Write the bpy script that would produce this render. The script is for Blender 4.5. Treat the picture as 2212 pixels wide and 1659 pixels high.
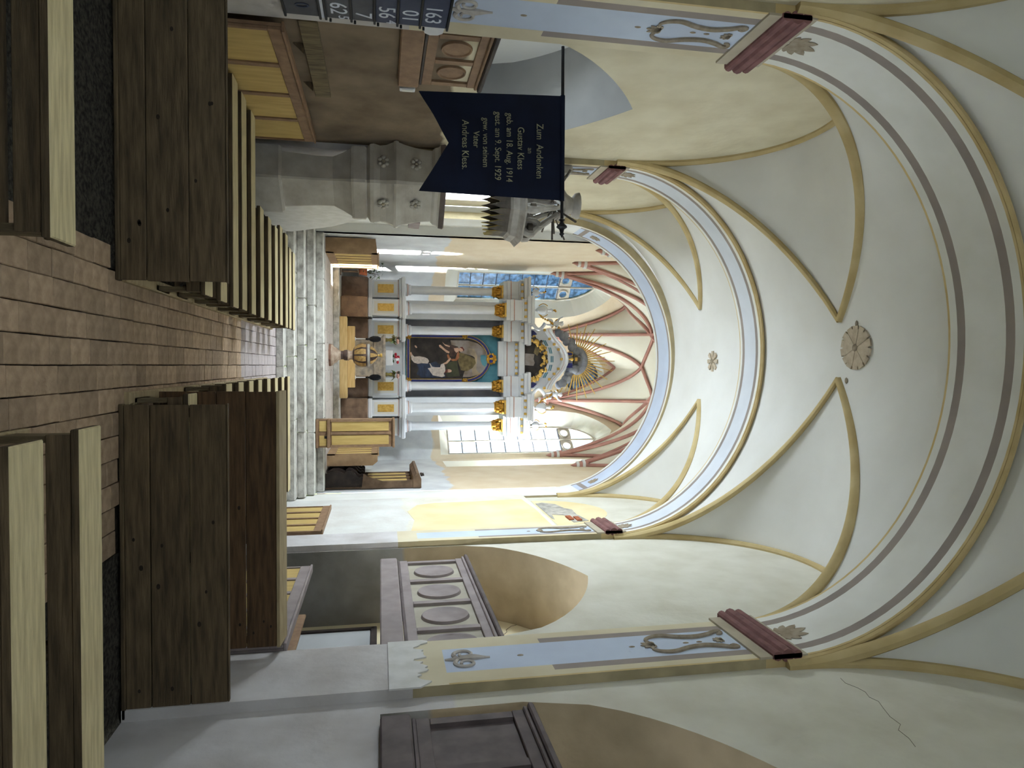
import bpy, bmesh, math, random
from mathutils import Vector, Matrix
from mathutils.geometry import tessellate_polygon
random.seed(7)
for o in list(bpy.data.objects): bpy.data.objects.remove(o)
SC = bpy.context.scene
COL = SC.collection
PI = math.pi

# ------------------------------------------------------------------ camera
F_PX, HC = 1500.0, 2.2
PITCH = math.atan(285 / F_PX)
YAW = math.atan(40.5 / F_PX * math.cos(PITCH))
fw = Vector((math.sin(YAW)*math.cos(PITCH), math.cos(YAW)*math.cos(PITCH), math.sin(PITCH)))
rt = Vector((math.cos(YAW), -math.sin(YAW), 0))
up = rt.cross(fw)
cam = bpy.data.cameras.new('camera'); cam.sensor_fit = 'HORIZONTAL'; cam.sensor_width = 36
cam.lens = F_PX / 2212 * 36; cam.clip_start = 0.05; cam.clip_end = 300
camo = bpy.data.objects.new('camera', cam); COL.objects.link(camo)
# the picture was taken with the camera turned on its side: world up points to the right edge of the frame
m = Matrix((up, -rt, -fw)).transposed().to_4x4(); m.translation = Vector((0, 0, HC))
camo.matrix_world = m
SC.camera = camo

# ------------------------------------------------------------------ sky, sun, exposure
W = bpy.data.worlds.new('sky'); SC.world = W; W.use_nodes = True
wn = W.node_tree.nodes; wl = W.node_tree.links
bg = wn['Background']; bg.inputs['Color'].default_value = (0.80, 0.89, 1.0, 1); bg.inputs['Strength'].default_value = 2.0
W.cycles.sampling_method = 'NONE'
sun = bpy.data.lights.new('sun', 'SUN'); sun.energy = 60.0; sun.angle = math.radians(0.6); sun.color = (1.0, 0.96, 0.9)
suno = bpy.data.objects.new('sun', sun); COL.objects.link(suno)
suno.location = (30, 28, 25)
suno.rotation_euler = Vector((-6.1, -1.65, -3.9)).to_track_quat('-Z', 'Y').to_euler()
SC.view_settings.view_transform = 'Standard'; SC.view_settings.look = 'None'
SC.view_settings.gamma = 1.0; SC.view_settings.use_curve_mapping = False
SC.view_settings.exposure = 0.1
SC.cycles.use_denoising = True
SC.cycles.use_light_tree = False
SC.cycles.diffuse_bounces = 3; SC.cycles.max_bounces = 7; SC.cycles.caustics_reflective = False; SC.cycles.caustics_refractive = False; SC.cycles.transparent_max_bounces = 12
SC.cycles.sample_clamp_indirect = 8.0
SC.cycles.use_adaptive_sampling = True; SC.cycles.adaptive_threshold = 0.12; SC.cycles.adaptive_min_samples = 16

SKY_L = 18.0
def portal(loc, sx, sy, direction, gain=1.0):
    """daylight entering through one window: an area lamp of the size of the opening, just outside its panes"""
    l = bpy.data.lights.new('window_daylight', 'AREA'); l.shape = 'RECTANGLE'; l.size = sx; l.size_y = sy
    l.energy = SKY_L*gain*PI*sx*sy; l.color = (0.88, 0.94, 1.0)
    o = bpy.data.objects.new('window_daylight', l); COL.objects.link(o); o.location = loc
    o.rotation_euler = Vector(direction).to_track_quat('-Z', 'Z').to_euler()

# ------------------------------------------------------------------ materials
def lin(c):
    return tuple((v/12.92 if v <= 0.04045 else ((v+0.055)/1.055)**2.4) for v in c)
def S(r, g, b): return lin((r/255, g/255, b/255)) + (1,)
MATS = {}
def mat(name, c1, c2=None, scale=3.0, rough=0.85, metal=0.0, bump=0.0, bscale=None, detail=6, stretch=None, fac=1.0, spec=0.3, lo=0.35, hi=0.65):
    m = bpy.data.materials.new(name); m.use_nodes = True; MATS[name] = m
    nt = m.node_tree; n = nt.nodes; l = nt.links; b = n['Principled BSDF']
    b.inputs['Roughness'].default_value = rough; b.inputs['Metallic'].default_value = metal
    b.inputs['Specular IOR Level'].default_value = spec
    tc = n.new('ShaderNodeTexCoord'); mp = n.new('ShaderNodeMapping'); l.new(tc.outputs['Object'], mp.inputs['Vector'])
    if stretch: mp.inputs['Scale'].default_value = stretch
    no = n.new('ShaderNodeTexNoise'); no.inputs['Scale'].default_value = scale; no.inputs['Detail'].default_value = detail
    l.new(mp.outputs['Vector'], no.inputs['Vector'])
    oi = n.new('ShaderNodeObjectInfo')
    if c2 is None: c2 = tuple(v*0.85 for v in c1[:3]) + (1,)
    r = n.new('ShaderNodeValToRGB'); r.color_ramp.elements[0].color = c1; r.color_ramp.elements[1].color = c2
    r.color_ramp.elements[0].position = lo; r.color_ramp.elements[1].position = hi
    l.new(no.outputs['Fac'], r.inputs['Fac']); l.new(r.outputs['Color'], b.inputs['Base Color'])
    if bump:
        nb = n.new('ShaderNodeTexNoise'); nb.inputs['Scale'].default_value = bscale or scale*6; nb.inputs['Detail'].default_value = 4
        l.new(mp.outputs['Vector'], nb.inputs['Vector'])
        bp = n.new('ShaderNodeBump'); bp.inputs['Strength'].default_value = bump; bp.inputs['Distance'].default_value = 0.02
        l.new(nb.outputs['Fac'], bp.inputs['Height']); l.new(bp.outputs['Normal'], b.inputs['Normal'])
    return m
def vary(m, amt=0.25):
    """a tone of its own for each piece, from the object's random number"""
    nt = m.node_tree; n = nt.nodes; l = nt.links; b = n['Principled BSDF']
    src = b.inputs['Base Color'].links[0].from_socket
    oi = n.new('ShaderNodeObjectInfo'); mr = n.new('ShaderNodeMapRange')
    mr.inputs['To Min'].default_value = 1-amt; mr.inputs['To Max'].default_value = 1+amt
    l.new(oi.outputs['Random'], mr.inputs['Value'])
    hs = n.new('ShaderNodeHueSaturation'); l.new(mr.outputs['Result'], hs.inputs['Value']); l.new(src, hs.inputs['Color'])
    l.new(hs.outputs['Color'], b.inputs['Base Color'])
    return m
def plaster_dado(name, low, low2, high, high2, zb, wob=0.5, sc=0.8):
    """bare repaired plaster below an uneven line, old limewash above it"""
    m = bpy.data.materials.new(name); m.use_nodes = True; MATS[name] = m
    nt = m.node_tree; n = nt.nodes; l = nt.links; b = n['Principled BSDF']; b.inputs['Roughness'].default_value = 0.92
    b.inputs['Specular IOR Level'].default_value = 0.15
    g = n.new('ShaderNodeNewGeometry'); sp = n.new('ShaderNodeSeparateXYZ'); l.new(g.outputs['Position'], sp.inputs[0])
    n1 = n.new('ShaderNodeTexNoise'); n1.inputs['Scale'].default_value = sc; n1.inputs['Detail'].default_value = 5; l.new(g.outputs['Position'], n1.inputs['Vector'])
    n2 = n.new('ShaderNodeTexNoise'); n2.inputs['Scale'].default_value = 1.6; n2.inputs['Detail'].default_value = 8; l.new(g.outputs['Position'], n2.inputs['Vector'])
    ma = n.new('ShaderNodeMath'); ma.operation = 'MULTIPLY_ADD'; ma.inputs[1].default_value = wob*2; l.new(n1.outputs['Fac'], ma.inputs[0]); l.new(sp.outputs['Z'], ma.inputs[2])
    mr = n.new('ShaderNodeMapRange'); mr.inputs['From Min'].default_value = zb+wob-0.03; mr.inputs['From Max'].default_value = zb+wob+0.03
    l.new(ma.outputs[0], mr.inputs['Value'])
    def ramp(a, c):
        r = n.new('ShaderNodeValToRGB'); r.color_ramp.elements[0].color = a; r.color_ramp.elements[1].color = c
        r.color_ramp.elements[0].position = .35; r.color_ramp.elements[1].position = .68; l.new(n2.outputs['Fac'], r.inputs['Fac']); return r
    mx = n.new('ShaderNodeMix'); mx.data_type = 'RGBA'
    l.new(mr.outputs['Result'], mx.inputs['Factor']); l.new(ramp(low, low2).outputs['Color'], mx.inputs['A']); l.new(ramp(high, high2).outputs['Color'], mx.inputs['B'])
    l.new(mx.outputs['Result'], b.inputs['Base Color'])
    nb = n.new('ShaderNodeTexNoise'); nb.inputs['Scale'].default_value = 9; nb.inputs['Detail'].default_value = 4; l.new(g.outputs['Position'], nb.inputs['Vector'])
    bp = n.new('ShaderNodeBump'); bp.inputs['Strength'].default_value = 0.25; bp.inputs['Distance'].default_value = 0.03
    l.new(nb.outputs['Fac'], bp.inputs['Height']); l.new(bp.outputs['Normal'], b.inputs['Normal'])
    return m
def glass(name, tint, rough_mix=0.06, noise=False):
    m = bpy.data.materials.new(name); m.use_nodes = True; MATS[name] = m
    nt = m.node_tree; n = nt.nodes; l = nt.links; n.remove(n['Principled BSDF']); out = n['Material Output']
    t = n.new('ShaderNodeBsdfTransparent'); g = n.new('ShaderNodeBsdfGlossy'); g.inputs['Roughness'].default_value = .05
    t.inputs['Color'].default_value = tint
    if noise:
        tc = n.new('ShaderNodeTexCoord'); no = n.new('ShaderNodeTexNoise'); no.inputs['Scale'].default_value = 7; no.inputs['Detail'].default_value = 6
        l.new(tc.outputs['Object'], no.inputs['Vector']); r = n.new('ShaderNodeValToRGB')
        r.color_ramp.elements[0].color = tuple(v*0.55 for v in tint[:3])+(1,); r.color_ramp.elements[1].color = tuple(min(1, v*1.6+.03) for v in tint[:3])+(1,)
        r.color_ramp.elements[0].position = .4; r.color_ramp.elements[1].position = .66
        l.new(no.outputs['Fac'], r.inputs['Fac']); l.new(r.outputs['Color'], t.inputs['Color'])
    mx = n.new('ShaderNodeMixShader'); mx.inputs[0].default_value = rough_mix
    l.new(t.outputs[0], mx.inputs[1]); l.new(g.outputs[0], mx.inputs[2]); l.new(mx.outputs[0], out.inputs['Surface'])
    return m

mat('vault', S(240,239,234), S(228,226,219), scale=.6, bump=.12, bscale=5, rough=.95, spec=.1)
mat('vault_chancel', S(230,224,206), S(220,212,190), scale=.7, bump=.1, bscale=5, rough=.95, spec=.1)
mat('ochre', S(206,186,140), S(190,168,120), scale=2.5, rough=.95, spec=.1)
mat('ochre_pale', S(222,200,150), S(208,182,128), scale=2.5, rough=.95, spec=.1)
mat('gold_line', S(212,190,142), S(196,172,122), scale=3, rough=.9)
mat('cream', S(222,212,184), S(210,198,168), scale=1.5, rough=.95, spec=.1)
mat('white_band', S(240,239,233), S(228,226,217), scale=1.2, rough=.95, spec=.1)
mat('blue_field', S(204,214,230), S(194,203,220), scale=1.5, rough=.95, spec=.1)
mat('grey_band', S(166,154,146), S(150,140,134), scale=1.5, rough=.95, spec=.1)
mat('red_mould', S(138,98,96), S(116,80,78), scale=6, rough=.8)
mat('tan_band', S(188,178,158), S(176,164,144), scale=3, rough=.95)
mat('tan_side', S(186,172,138), S(164,152,122), scale=3, rough=.95, spec=.1)
mat('ornament', S(170,157,138), S(148,134,114), scale=14, rough=.95)
mat('rosette', S(204,190,168), S(180,164,140), scale=10, rough=.9)
mat('rib_red', S(184,138,124), S(166,120,108), scale=2.5, rough=.9, spec=.15)
mat('ring_white', S(228,226,222), S(214,212,206), scale=6)
mat('niche_tan', S(176,158,130), S(150,134,108), scale=.9, rough=.95, bump=.15, bscale=8, spec=.1)
mat('niche_cream', S(226,214,180), S(216,202,166), scale=.9, rough=.95, spec=.1)
mat('niche_grey', S(178,178,176), S(160,160,158), scale=.9, rough=.95, spec=.1)
mat('yellow_paint', S(232,219,180), S(224,206,158), scale=1.2, rough=.95, spec=.1)
mat('rubble', S(196,190,178), S(150,146,138), scale=7, rough=.95, bump=.6, bscale=14)
plaster_dado('wall_nave', S(214,210,208), S(190,184,180), S(220,216,202), S(206,201,184), 2.75, .5)
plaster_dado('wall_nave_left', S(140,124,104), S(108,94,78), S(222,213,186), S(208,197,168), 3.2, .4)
plaster_dado('niche_right', S(158,155,150), S(128,125,120), S(176,158,130), S(150,134,108), 2.6, .15)
plaster_dado('wall_bay_two', S(222,222,216), S(210,206,198), S(226,224,212), S(214,206,186), 2.75, .4)
plaster_dado('wall_chancel', S(224,226,224), S(202,202,202), S(226,210,182), S(218,198,166), 3.9, .7, .5)
mat('splay_white', S(230,226,212), S(222,216,198), scale=1.2, rough=.95, spec=.1)
mat('stone_sill', S(196,192,186), S(180,176,168), scale=8, bump=.2)
mat('tracery', S(214,206,190), S(196,186,168), scale=6, rough=.9)
mat('lead', S(96,98,108), S(76,78,88), scale=20, rough=.6)
glass('glass_blue', (0.06, 0.125, 0.2, 1), noise=True)
glass('glass_clear', (0.86, 0.92, 0.97, 1), .04)
glass('glass_rose', (0.05, 0.07, 0.085, 1), noise=True)
vary(mat('brick_floor', S(188,163,136), S(160,137,113), scale=9, bump=.35, bscale=40, rough=.9, spec=.2), .22)
vary(mat('brick_lit', S(196,184,182), S(178,168,166), scale=9, bump=.3, bscale=40, rough=.9, spec=.2), .08)
mat('earth', S(84,80,72), S(48,46,42), scale=26, bump=.9, bscale=60, rough=1, spec=.05, detail=10)
mat('mortar', S(88,78,68), S(66,58,50), scale=20, rough=1, spec=.05)
vary(mat('step_stone', S(206,203,194), S(146,141,132), scale=5.5, bump=.5, bscale=26, rough=.95, detail=10, lo=.38, hi=.72, spec=.15), .08)
vary(mat('tile_pale', S(206,196,188), S(190,180,172), scale=5, bump=.2, rough=.85), .06)
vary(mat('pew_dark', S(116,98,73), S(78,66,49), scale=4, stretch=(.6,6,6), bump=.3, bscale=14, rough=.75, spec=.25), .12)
vary(mat('pew_brown', S(112,86,60), S(76,58,40), scale=4, stretch=(.6,6,6), bump=.3, bscale=14, rough=.75, spec=.25), .12)
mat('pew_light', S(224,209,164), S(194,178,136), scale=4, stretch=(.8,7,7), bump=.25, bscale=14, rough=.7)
mat('pew_leg', S(126,112,84), S(92,80,60), scale=5, stretch=(6,6,.8), bump=.2, rough=.8)
mat('panel_ochre', S(206,178,112), S(190,160,96), scale=3, stretch=(4,4,.7), rough=.6)
mat('frame_brown', S(152,122,94), S(130,102,78), scale=4, stretch=(2,2,2), rough=.6)
mat('gallery_grey', S(162,150,148), S(144,132,130), scale=4, rough=.65)
mat('gallery_panel', S(186,180,162), S(172,164,146), scale=3, rough=.65)
mat('gallery_dark', S(110,98,96), S(90,80,78), scale=5, rough=.65)
mat('altar_white', S(238,240,242), S(228,230,234), scale=2, rough=.45, spec=.4)
mat('gilt', S(214,168,74), S(176,128,44), scale=18, rough=.35, metal=.75, bump=.6, bscale=50)
mat('gilt_flat', S(222,186,104), S(198,156,72), scale=16, rough=.5, metal=.3, bump=.3, bscale=40)
mat('pink_line', S(206,166,150), S(190,146,130), scale=8, rough=.6)
mat('altar_stone', S(150,124,104), S(112,90,74), scale=4, bump=.3, rough=.8)
mat('niche_shade', S(176,174,180), S(160,158,166), scale=3, rough=.7)
mat('mensa_stone', S(190,176,158), S(144,138,130), scale=9, bump=.25, rough=.75, detail=10)
mat('new_wood', S(226,196,140), S(210,176,118), scale=5, stretch=(.6,5,5), rough=.7)
mat('black_cloth', S(26,26,30), S(18,18,22), scale=10, rough=.9)
mat('white_paint', S(236,236,236), S(224,224,226), scale=4, rough=.5)
mat('enamel_blue', S(38,44,122), S(30,34,100), scale=6, rough=.35, spec=.5)
mat('teal_field', S(96,152,168), S(76,128,146), scale=3, rough=.8)
mat('sky_paint', S(78,90,118), S(60,72,96), scale=4)
mat('font_gold', S(190,156,98), S(148,116,70), scale=14, rough=.55, metal=.25, bump=.4, bscale=30)
mat('font_brown', S(150,116,98), S(118,88,74), scale=10, rough=.7)
mat('font_stone', S(196,176,156), S(164,140,120), scale=12, rough=.8)
mat('font_dark', S(92,74,66), S(60,48,46), scale=12, rough=.6)
mat('cloud_grey', S(150,152,158), S(126,128,136), scale=6, rough=.8)
mat('pulpit_stone', S(202,198,190), S(178,172,162), scale=3, bump=.2, rough=.85)
mat('pulpit_dark', S(110,98,94), S(88,78,74), scale=4, rough=.7)
mat('canopy_wood', S(182,178,170), S(152,146,138), scale=5, rough=.6)
mat('canopy_dark', S(92,84,74), S(70,64,56), scale=6, rough=.6)
mat('canopy_edge', S(188,172,110), S(160,142,84), scale=6, rough=.5)
mat('flag_blue', S(13,23,48), S(9,16,36), scale=3, rough=.8, bump=.1, bscale=120)
mat('thread', S(168,166,132), S(140,138,110), scale=30, rough=.6)
mat('iron', S(34,34,36), S(24,24,26), scale=10, rough=.5)
mat('board_grey', S(92,92,98), S(74,74,80), scale=4, rough=.6)
mat('board_blue', S(74,80,102), S(62,68,90), scale=4, rough=.6)
mat('number_white', S(226,230,240), S(214,218,228), scale=4, rough=.6)
mat('stall_wood', S(122,98,76), S(92,72,54), scale=5, rough=.6)
mat('stall_dark', S(66,54,48), S(46,38,34), scale=6, rough=.55)
mat('booth_brown', S(164,134,100), S(142,114,84), scale=5, rough=.6)
mat('leaf', S(92,110,62), S(52,70,36), scale=9, rough=.6)
mat('leaf_dry', S(140,128,70), S(98,84,44), scale=9, rough=.7)
mat('flower_red', S(200,60,72), S(160,36,50), scale=9, rough=.6)
mat('flower_white', S(240,238,236), S(226,222,222), scale=9, rough=.6)
mat('terracotta_brick', S(178,106,72), S(150,82,54), scale=9, rough=.9)
mat('skin_paint', S(208,172,150), S(186,148,128), scale=8)
mat('robe_white', S(218,206,196), S(184,172,166), scale=14)
mat('robe_dark', S(84,66,60), S(60,46,44), scale=9)
mat('robe_orange', S(176,116,84), S(140,88,60), scale=9)
mat('cloak_olive', S(132,116,82), S(96,86,60), scale=9)
mat('paint_dark', S(66,60,56), S(40,36,36), scale=3.5)
mat('paint_sea', S(58,68,92), S(46,52,66), scale=6, stretch=(1,1,3))
mat('paint_cloud', S(158,152,150), S(124,110,98), scale=3)
mat('paint_mist', S(186,166,140), S(132,122,108), scale=3)
mat('paint_hair', S(110,62,54), S(80,44,38), scale=9)
mat('exterior_grass', S(96,116,60), S(70,90,44), scale=2, rough=1)
mat('bark', S(96,82,66), S(70,58,46), scale=9, rough=1)
mat('crack', S(120,112,98), S(100,92,80), scale=9, rough=1)

# ------------------------------------------------------------------ mesh builder
class MB:
    def __init__(s): s.v = []; s.f = []; s.m = []; s.names = []
    def mi(s, n):
        if n not in s.names: s.names.append(n)
        return s.names.index(n)
    def quad(s, a, b, c, d, m):
        i = len(s.v); s.v += [tuple(a), tuple(b), tuple(c), tuple(d)]; s.f.append((i, i+1, i+2, i+3)); s.m.append(s.mi(m)); return s
    def poly(s, pts, m):
        i = len(s.v); s.v += [tuple(p) for p in pts]; s.f.append(tuple(range(i, i+len(pts)))); s.m.append(s.mi(m)); return s
    def add(s, vs, fs, m):
        i = len(s.v); s.v += [tuple(p) for p in vs]; k = s.mi(m)
        for f in fs: s.f.append(tuple(i+j for j in f)); s.m.append(k)
        return s
    def box(s, x0, x1, y0, y1, z0, z1, m):
        s.add([(x0,y0,z0),(x1,y0,z0),(x1,y1,z0),(x0,y1,z0),(x0,y0,z1),(x1,y0,z1),(x1,y1,z1),(x0,y1,z1)],
              [(0,3,2,1),(4,5,6,7),(0,1,5,4),(1,2,6,5),(2,3,7,6),(3,0,4,7)], m); return s
    def bbox(s, x0, x1, y0, y1, z0, z1, m, b=.01):
        """box with chamfered long edges all round (a bevelled plank or block)"""
        b = min(b, (x1-x0)*.4, (y1-y0)*.4, (z1-z0)*.4)
        L = [(x0+b,x1-b,y0+b,y1-b,z0),(x0,x1,y0,y1,z0+b),(x0,x1,y0,y1,z1-b),(x0+b,x1-b,y0+b,y1-b,z1)]
        vs = []
        for a, c, d, e, z in L: vs += [(a,d,z),(c,d,z),(c,e,z),(a,e,z)]
        fs = [(0,3,2,1),(12,13,14,15)]
        for k in range(3):
            for j in range(4):
                fs.append((k*4+j, k*4+(j+1)%4, k*4+4+(j+1)%4, k*4+4+j))
        s.add(vs, fs, m); return s
    def lathe(s, prof, c, n, m, sx=1.0, sy=1.0, rot=0.0, closed=True):
        """prof: list of (r, z)"""
        vs = []; fs = []
        for r, z in prof:
            for k in range(n):
                a = 2*PI*k/n + rot; vs.append((c[0]+r*sx*math.cos(a), c[1]+r*sy*math.sin(a), c[2]+z))
        for j in range(len(prof)-1):
            for k in range(n):
                fs.append((j*n+k, j*n+(k+1)%n, (j+1)*n+(k+1)%n, (j+1)*n+k))
        if closed: fs.append(tuple(reversed(range(n)))); fs.append(tuple(range((len(prof)-1)*n, len(prof)*n)))
        s.add(vs, fs, m); return s
    def tube(s, path, r, n, m, flat=None, cap=True):
        """round (or flattened) bar along a polyline; r number or list"""
        P = [Vector(p) for p in path]; vs = []; fs = []
        N = None
        for i, p in enumerate(P):
            t = (P[min(i+1, len(P)-1)] - P[max(i-1, 0)]).normalized()
            if N is None:
                a = Vector((0,0,1)) if abs(t.z) < .9 else Vector((0,1,0)); N = (a - t*a.dot(t)).normalized()
            else:
                N = (N - t*N.dot(t)).normalized()
            B = t.cross(N); rr = r[i] if isinstance(r, (list, tuple)) else r
            for k in range(n):
                a = 2*PI*k/n + PI/n; vs.append(p + N*math.cos(a)*rr + B*math.sin(a)*rr*(flat or 1))
        for i in range(len(P)-1):
            for k in range(n): fs.append((i*n+k, i*n+(k+1)%n, (i+1)*n+(k+1)%n, (i+1)*n+k))
        if cap: fs.append(tuple(reversed(range(n)))); fs.append(tuple(range((len(P)-1)*n, len(P)*n)))
        s.add(vs, fs, m); return s
    def ell(s, c, r, m, n=12, k=8):
        prof = [(max(1e-4, math.sin(PI*i/k)), -math.cos(PI*i/k)*r[2]) for i in range(k+1)]
        s.lathe(prof, c, n, m, r[0], r[1]); return s
    def sweep(s, path, sec, frames, m, closed_sec=False, closed_path=False):
        """sec: list of (a,b); frames: for each path point (A,B) vectors. m: material or list per section edge"""
        n = len(sec); i0 = len(s.v)
        for p, (A, B) in zip(path, frames):
            for a, b in sec: s.v.append(tuple(Vector(p) + Vector(A)*a + Vector(B)*b))
        ne = n if closed_sec else n-1; npth = len(path) if closed_path else len(path)-1
        for i in range(npth):
            i2 = (i+1) % len(path)
            for k in range(ne):
                k2 = (k+1) % n
                s.f.append((i0+i*n+k, i0+i*n+k2, i0+i2*n+k2, i0+i2*n+k)); s.m.append(s.mi(m[k] if isinstance(m, (list, tuple)) else m))
        return s
    def extrude_poly(s, pts2, fn0, fn1, m, mside=None):
        """pts2 outline; fn0/fn1 map (u,v)->3D for the two faces"""
        tri = tessellate_polygon([[Vector((u, v, 0)) for u, v in pts2]])
        a = [fn0(u, v) for u, v in pts2]; b = [fn1(u, v) for u, v in pts2]; n = len(pts2)
        s.add(a, [tuple(t) for t in tri], m); s.add(b, [tuple(reversed(t)) for t in tri], m)
        s.add(a+b, [(i, (i+1) % n, n+(i+1) % n, n+i) for i in range(n)], mside or m); return s
    def build(s, name, parent=None, world=False, smooth=False, normals=True):
        me = bpy.data.meshes.new(name); vs = s.v
        if parent is not None and world:
            q = parent.location; vs = [(a-q[0], b-q[1], c-q[2]) for a, b, c in vs]
        me.from_pydata([tuple(float(t) for t in v) for v in vs], [], s.f)
        for n in s.names: me.materials.append(MATS[n])
        me.polygons.foreach_set('material_index', s.m)
        if smooth: me.polygons.foreach_set('use_smooth', [True]*len(s.f))
        if normals or smooth:
            bm = bmesh.new(); bm.from_mesh(me)
            if smooth: bmesh.ops.remove_doubles(bm, verts=bm.verts, dist=1e-5)
            bmesh.ops.recalc_face_normals(bm, faces=bm.faces); bm.to_mesh(me); bm.free()
        me.update()
        if smooth and smooth != 'all':
            try: me.set_sharp_from_angle(angle=math.radians(42))
            except Exception: pass
        o = bpy.data.objects.new(name, me); COL.objects.link(o)
        if parent is not None: o.parent = parent
        return o
def tag(o, label=None, cat=None, group=None, kind=None):
    if label: o['label'] = label
    if cat: o['category'] = cat
    if group: o['group'] = group
    if kind: o['kind'] = kind
    return o
def thing(name, label, cat, loc=(0,0,0), rz=0, group=None, kind=None):
    o = bpy.data.objects.new(name, None); COL.objects.link(o); o.empty_display_size = .2
    o.location = loc; o.rotation_euler = (0, 0, rz); return tag(o, label, cat, group, kind)
def struct(name, label=None, loc=(0,0,0)):
    o = bpy.data.objects.new(name, None); COL.objects.link(o); o.location = loc
    return tag(o, label, None, None, 'structure')
def dup(src, parent=None, loc=None, deep=True):
    c = src.copy(); COL.objects.link(c)
    if parent is not None: c.parent = parent
    if loc is not None: c.location = loc
    if deep:
        for ch in src.children: dup(ch, c)
    return c
ORD = ['first','second','third','fourth','fifth','sixth','seventh','eighth','ninth','tenth','eleventh','twelfth','thirteenth','fourteenth']
def text_mesh(txt, size, matname, mtx, name, parent=None, sx=1.0, shear=0.0, ext=.002, align='CENTER'):
    cu = bpy.data.curves.new('t', 'FONT'); cu.body = txt; cu.size = size; cu.extrude = ext; cu.align_x = align; cu.shear = shear; cu.resolution_u = 3
    ob = bpy.data.objects.new('t', cu); COL.objects.link(ob)
    bpy.context.view_layer.update()
    me = bpy.data.meshes.new_from_object(ob); bpy.data.objects.remove(ob); bpy.data.curves.remove(cu)
    me.transform(Matrix.Diagonal((sx, 1, 1, 1))); me.transform(mtx)
    me.materials.clear(); me.materials.append(MATS[matname]); me.name = name
    o = bpy.data.objects.new(name, me); COL.objects.link(o)
    if parent is not None: o.parent = parent
    return o

mat('step_edge', S(226,224,214), S(206,202,192), scale=8, rough=.9)
mat('pale_field', S(224,228,234), S(214,218,224), scale=1.5, rough=.95, spec=.1)
mat('desk_wood', S(184,166,130), S(160,142,108), scale=5, stretch=(.8,6,6), rough=.7)
mat('paint_green', S(74,76,58), S(54,58,46), scale=5)
mat('wood_knot', S(52,42,30), S(36,28,20), scale=20, rough=.8)
mat('ornament_pale', S(198,192,184), S(180,172,162), scale=12, rough=.95)
# ================================================================== the setting
XC, AX, WX, ZS, RA, RV = -0.275, 3.275, 3.375, 6.35, 2.83, 2.91
XR, XL, WR, WL = 3.0, -3.55, 3.1, -3.65
A0, A1, A2, A3 = (1.2, 2.2), (6.45, 7.52), (11.87, 12.64), (15.9, 16.9)
YREAR = -4.0

def pointed(c, h, z0, zs, za, n=9, k=.7):
    """closed outline (s, z): straight sides to zs, then a rounded pointed head to za"""
    pts = [(c-h, z0), (c+h, z0)]
    for i in range(n+1):
        t = i/n; f = k*math.sqrt(max(0, 1-(1-t)**2)) + (1-k)*t
        pts.append((c+h*(1-t), zs+(za-zs)*f))
    for i in range(n-1, -1, -1):
        t = i/n; f = k*math.sqrt(max(0, 1-(1-t)**2)) + (1-k)*t
        pts.append((c-h*(1-t), zs+(za-zs)*f))
    return pts
def sheet(mb, outer, holes, fn, m):
    loops = [[Vector((a, b, 0)) for a, b in outer]] + [[Vector((a, b, 0)) for a, b in h] for h in holes]
    tri = tessellate_polygon(loops); flat = [fn(p.x, p.y) for L in loops for p in L]
    mb.add(flat, [tuple(t) for t in tri], m)
def strip(mb, a, b, m, closed=True):
    n = len(a); mb.add(list(a)+list(b), [(i, (i+1) % n, n+(i+1) % n, n+i) for i in range(n if closed else n-1)], m)

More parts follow.
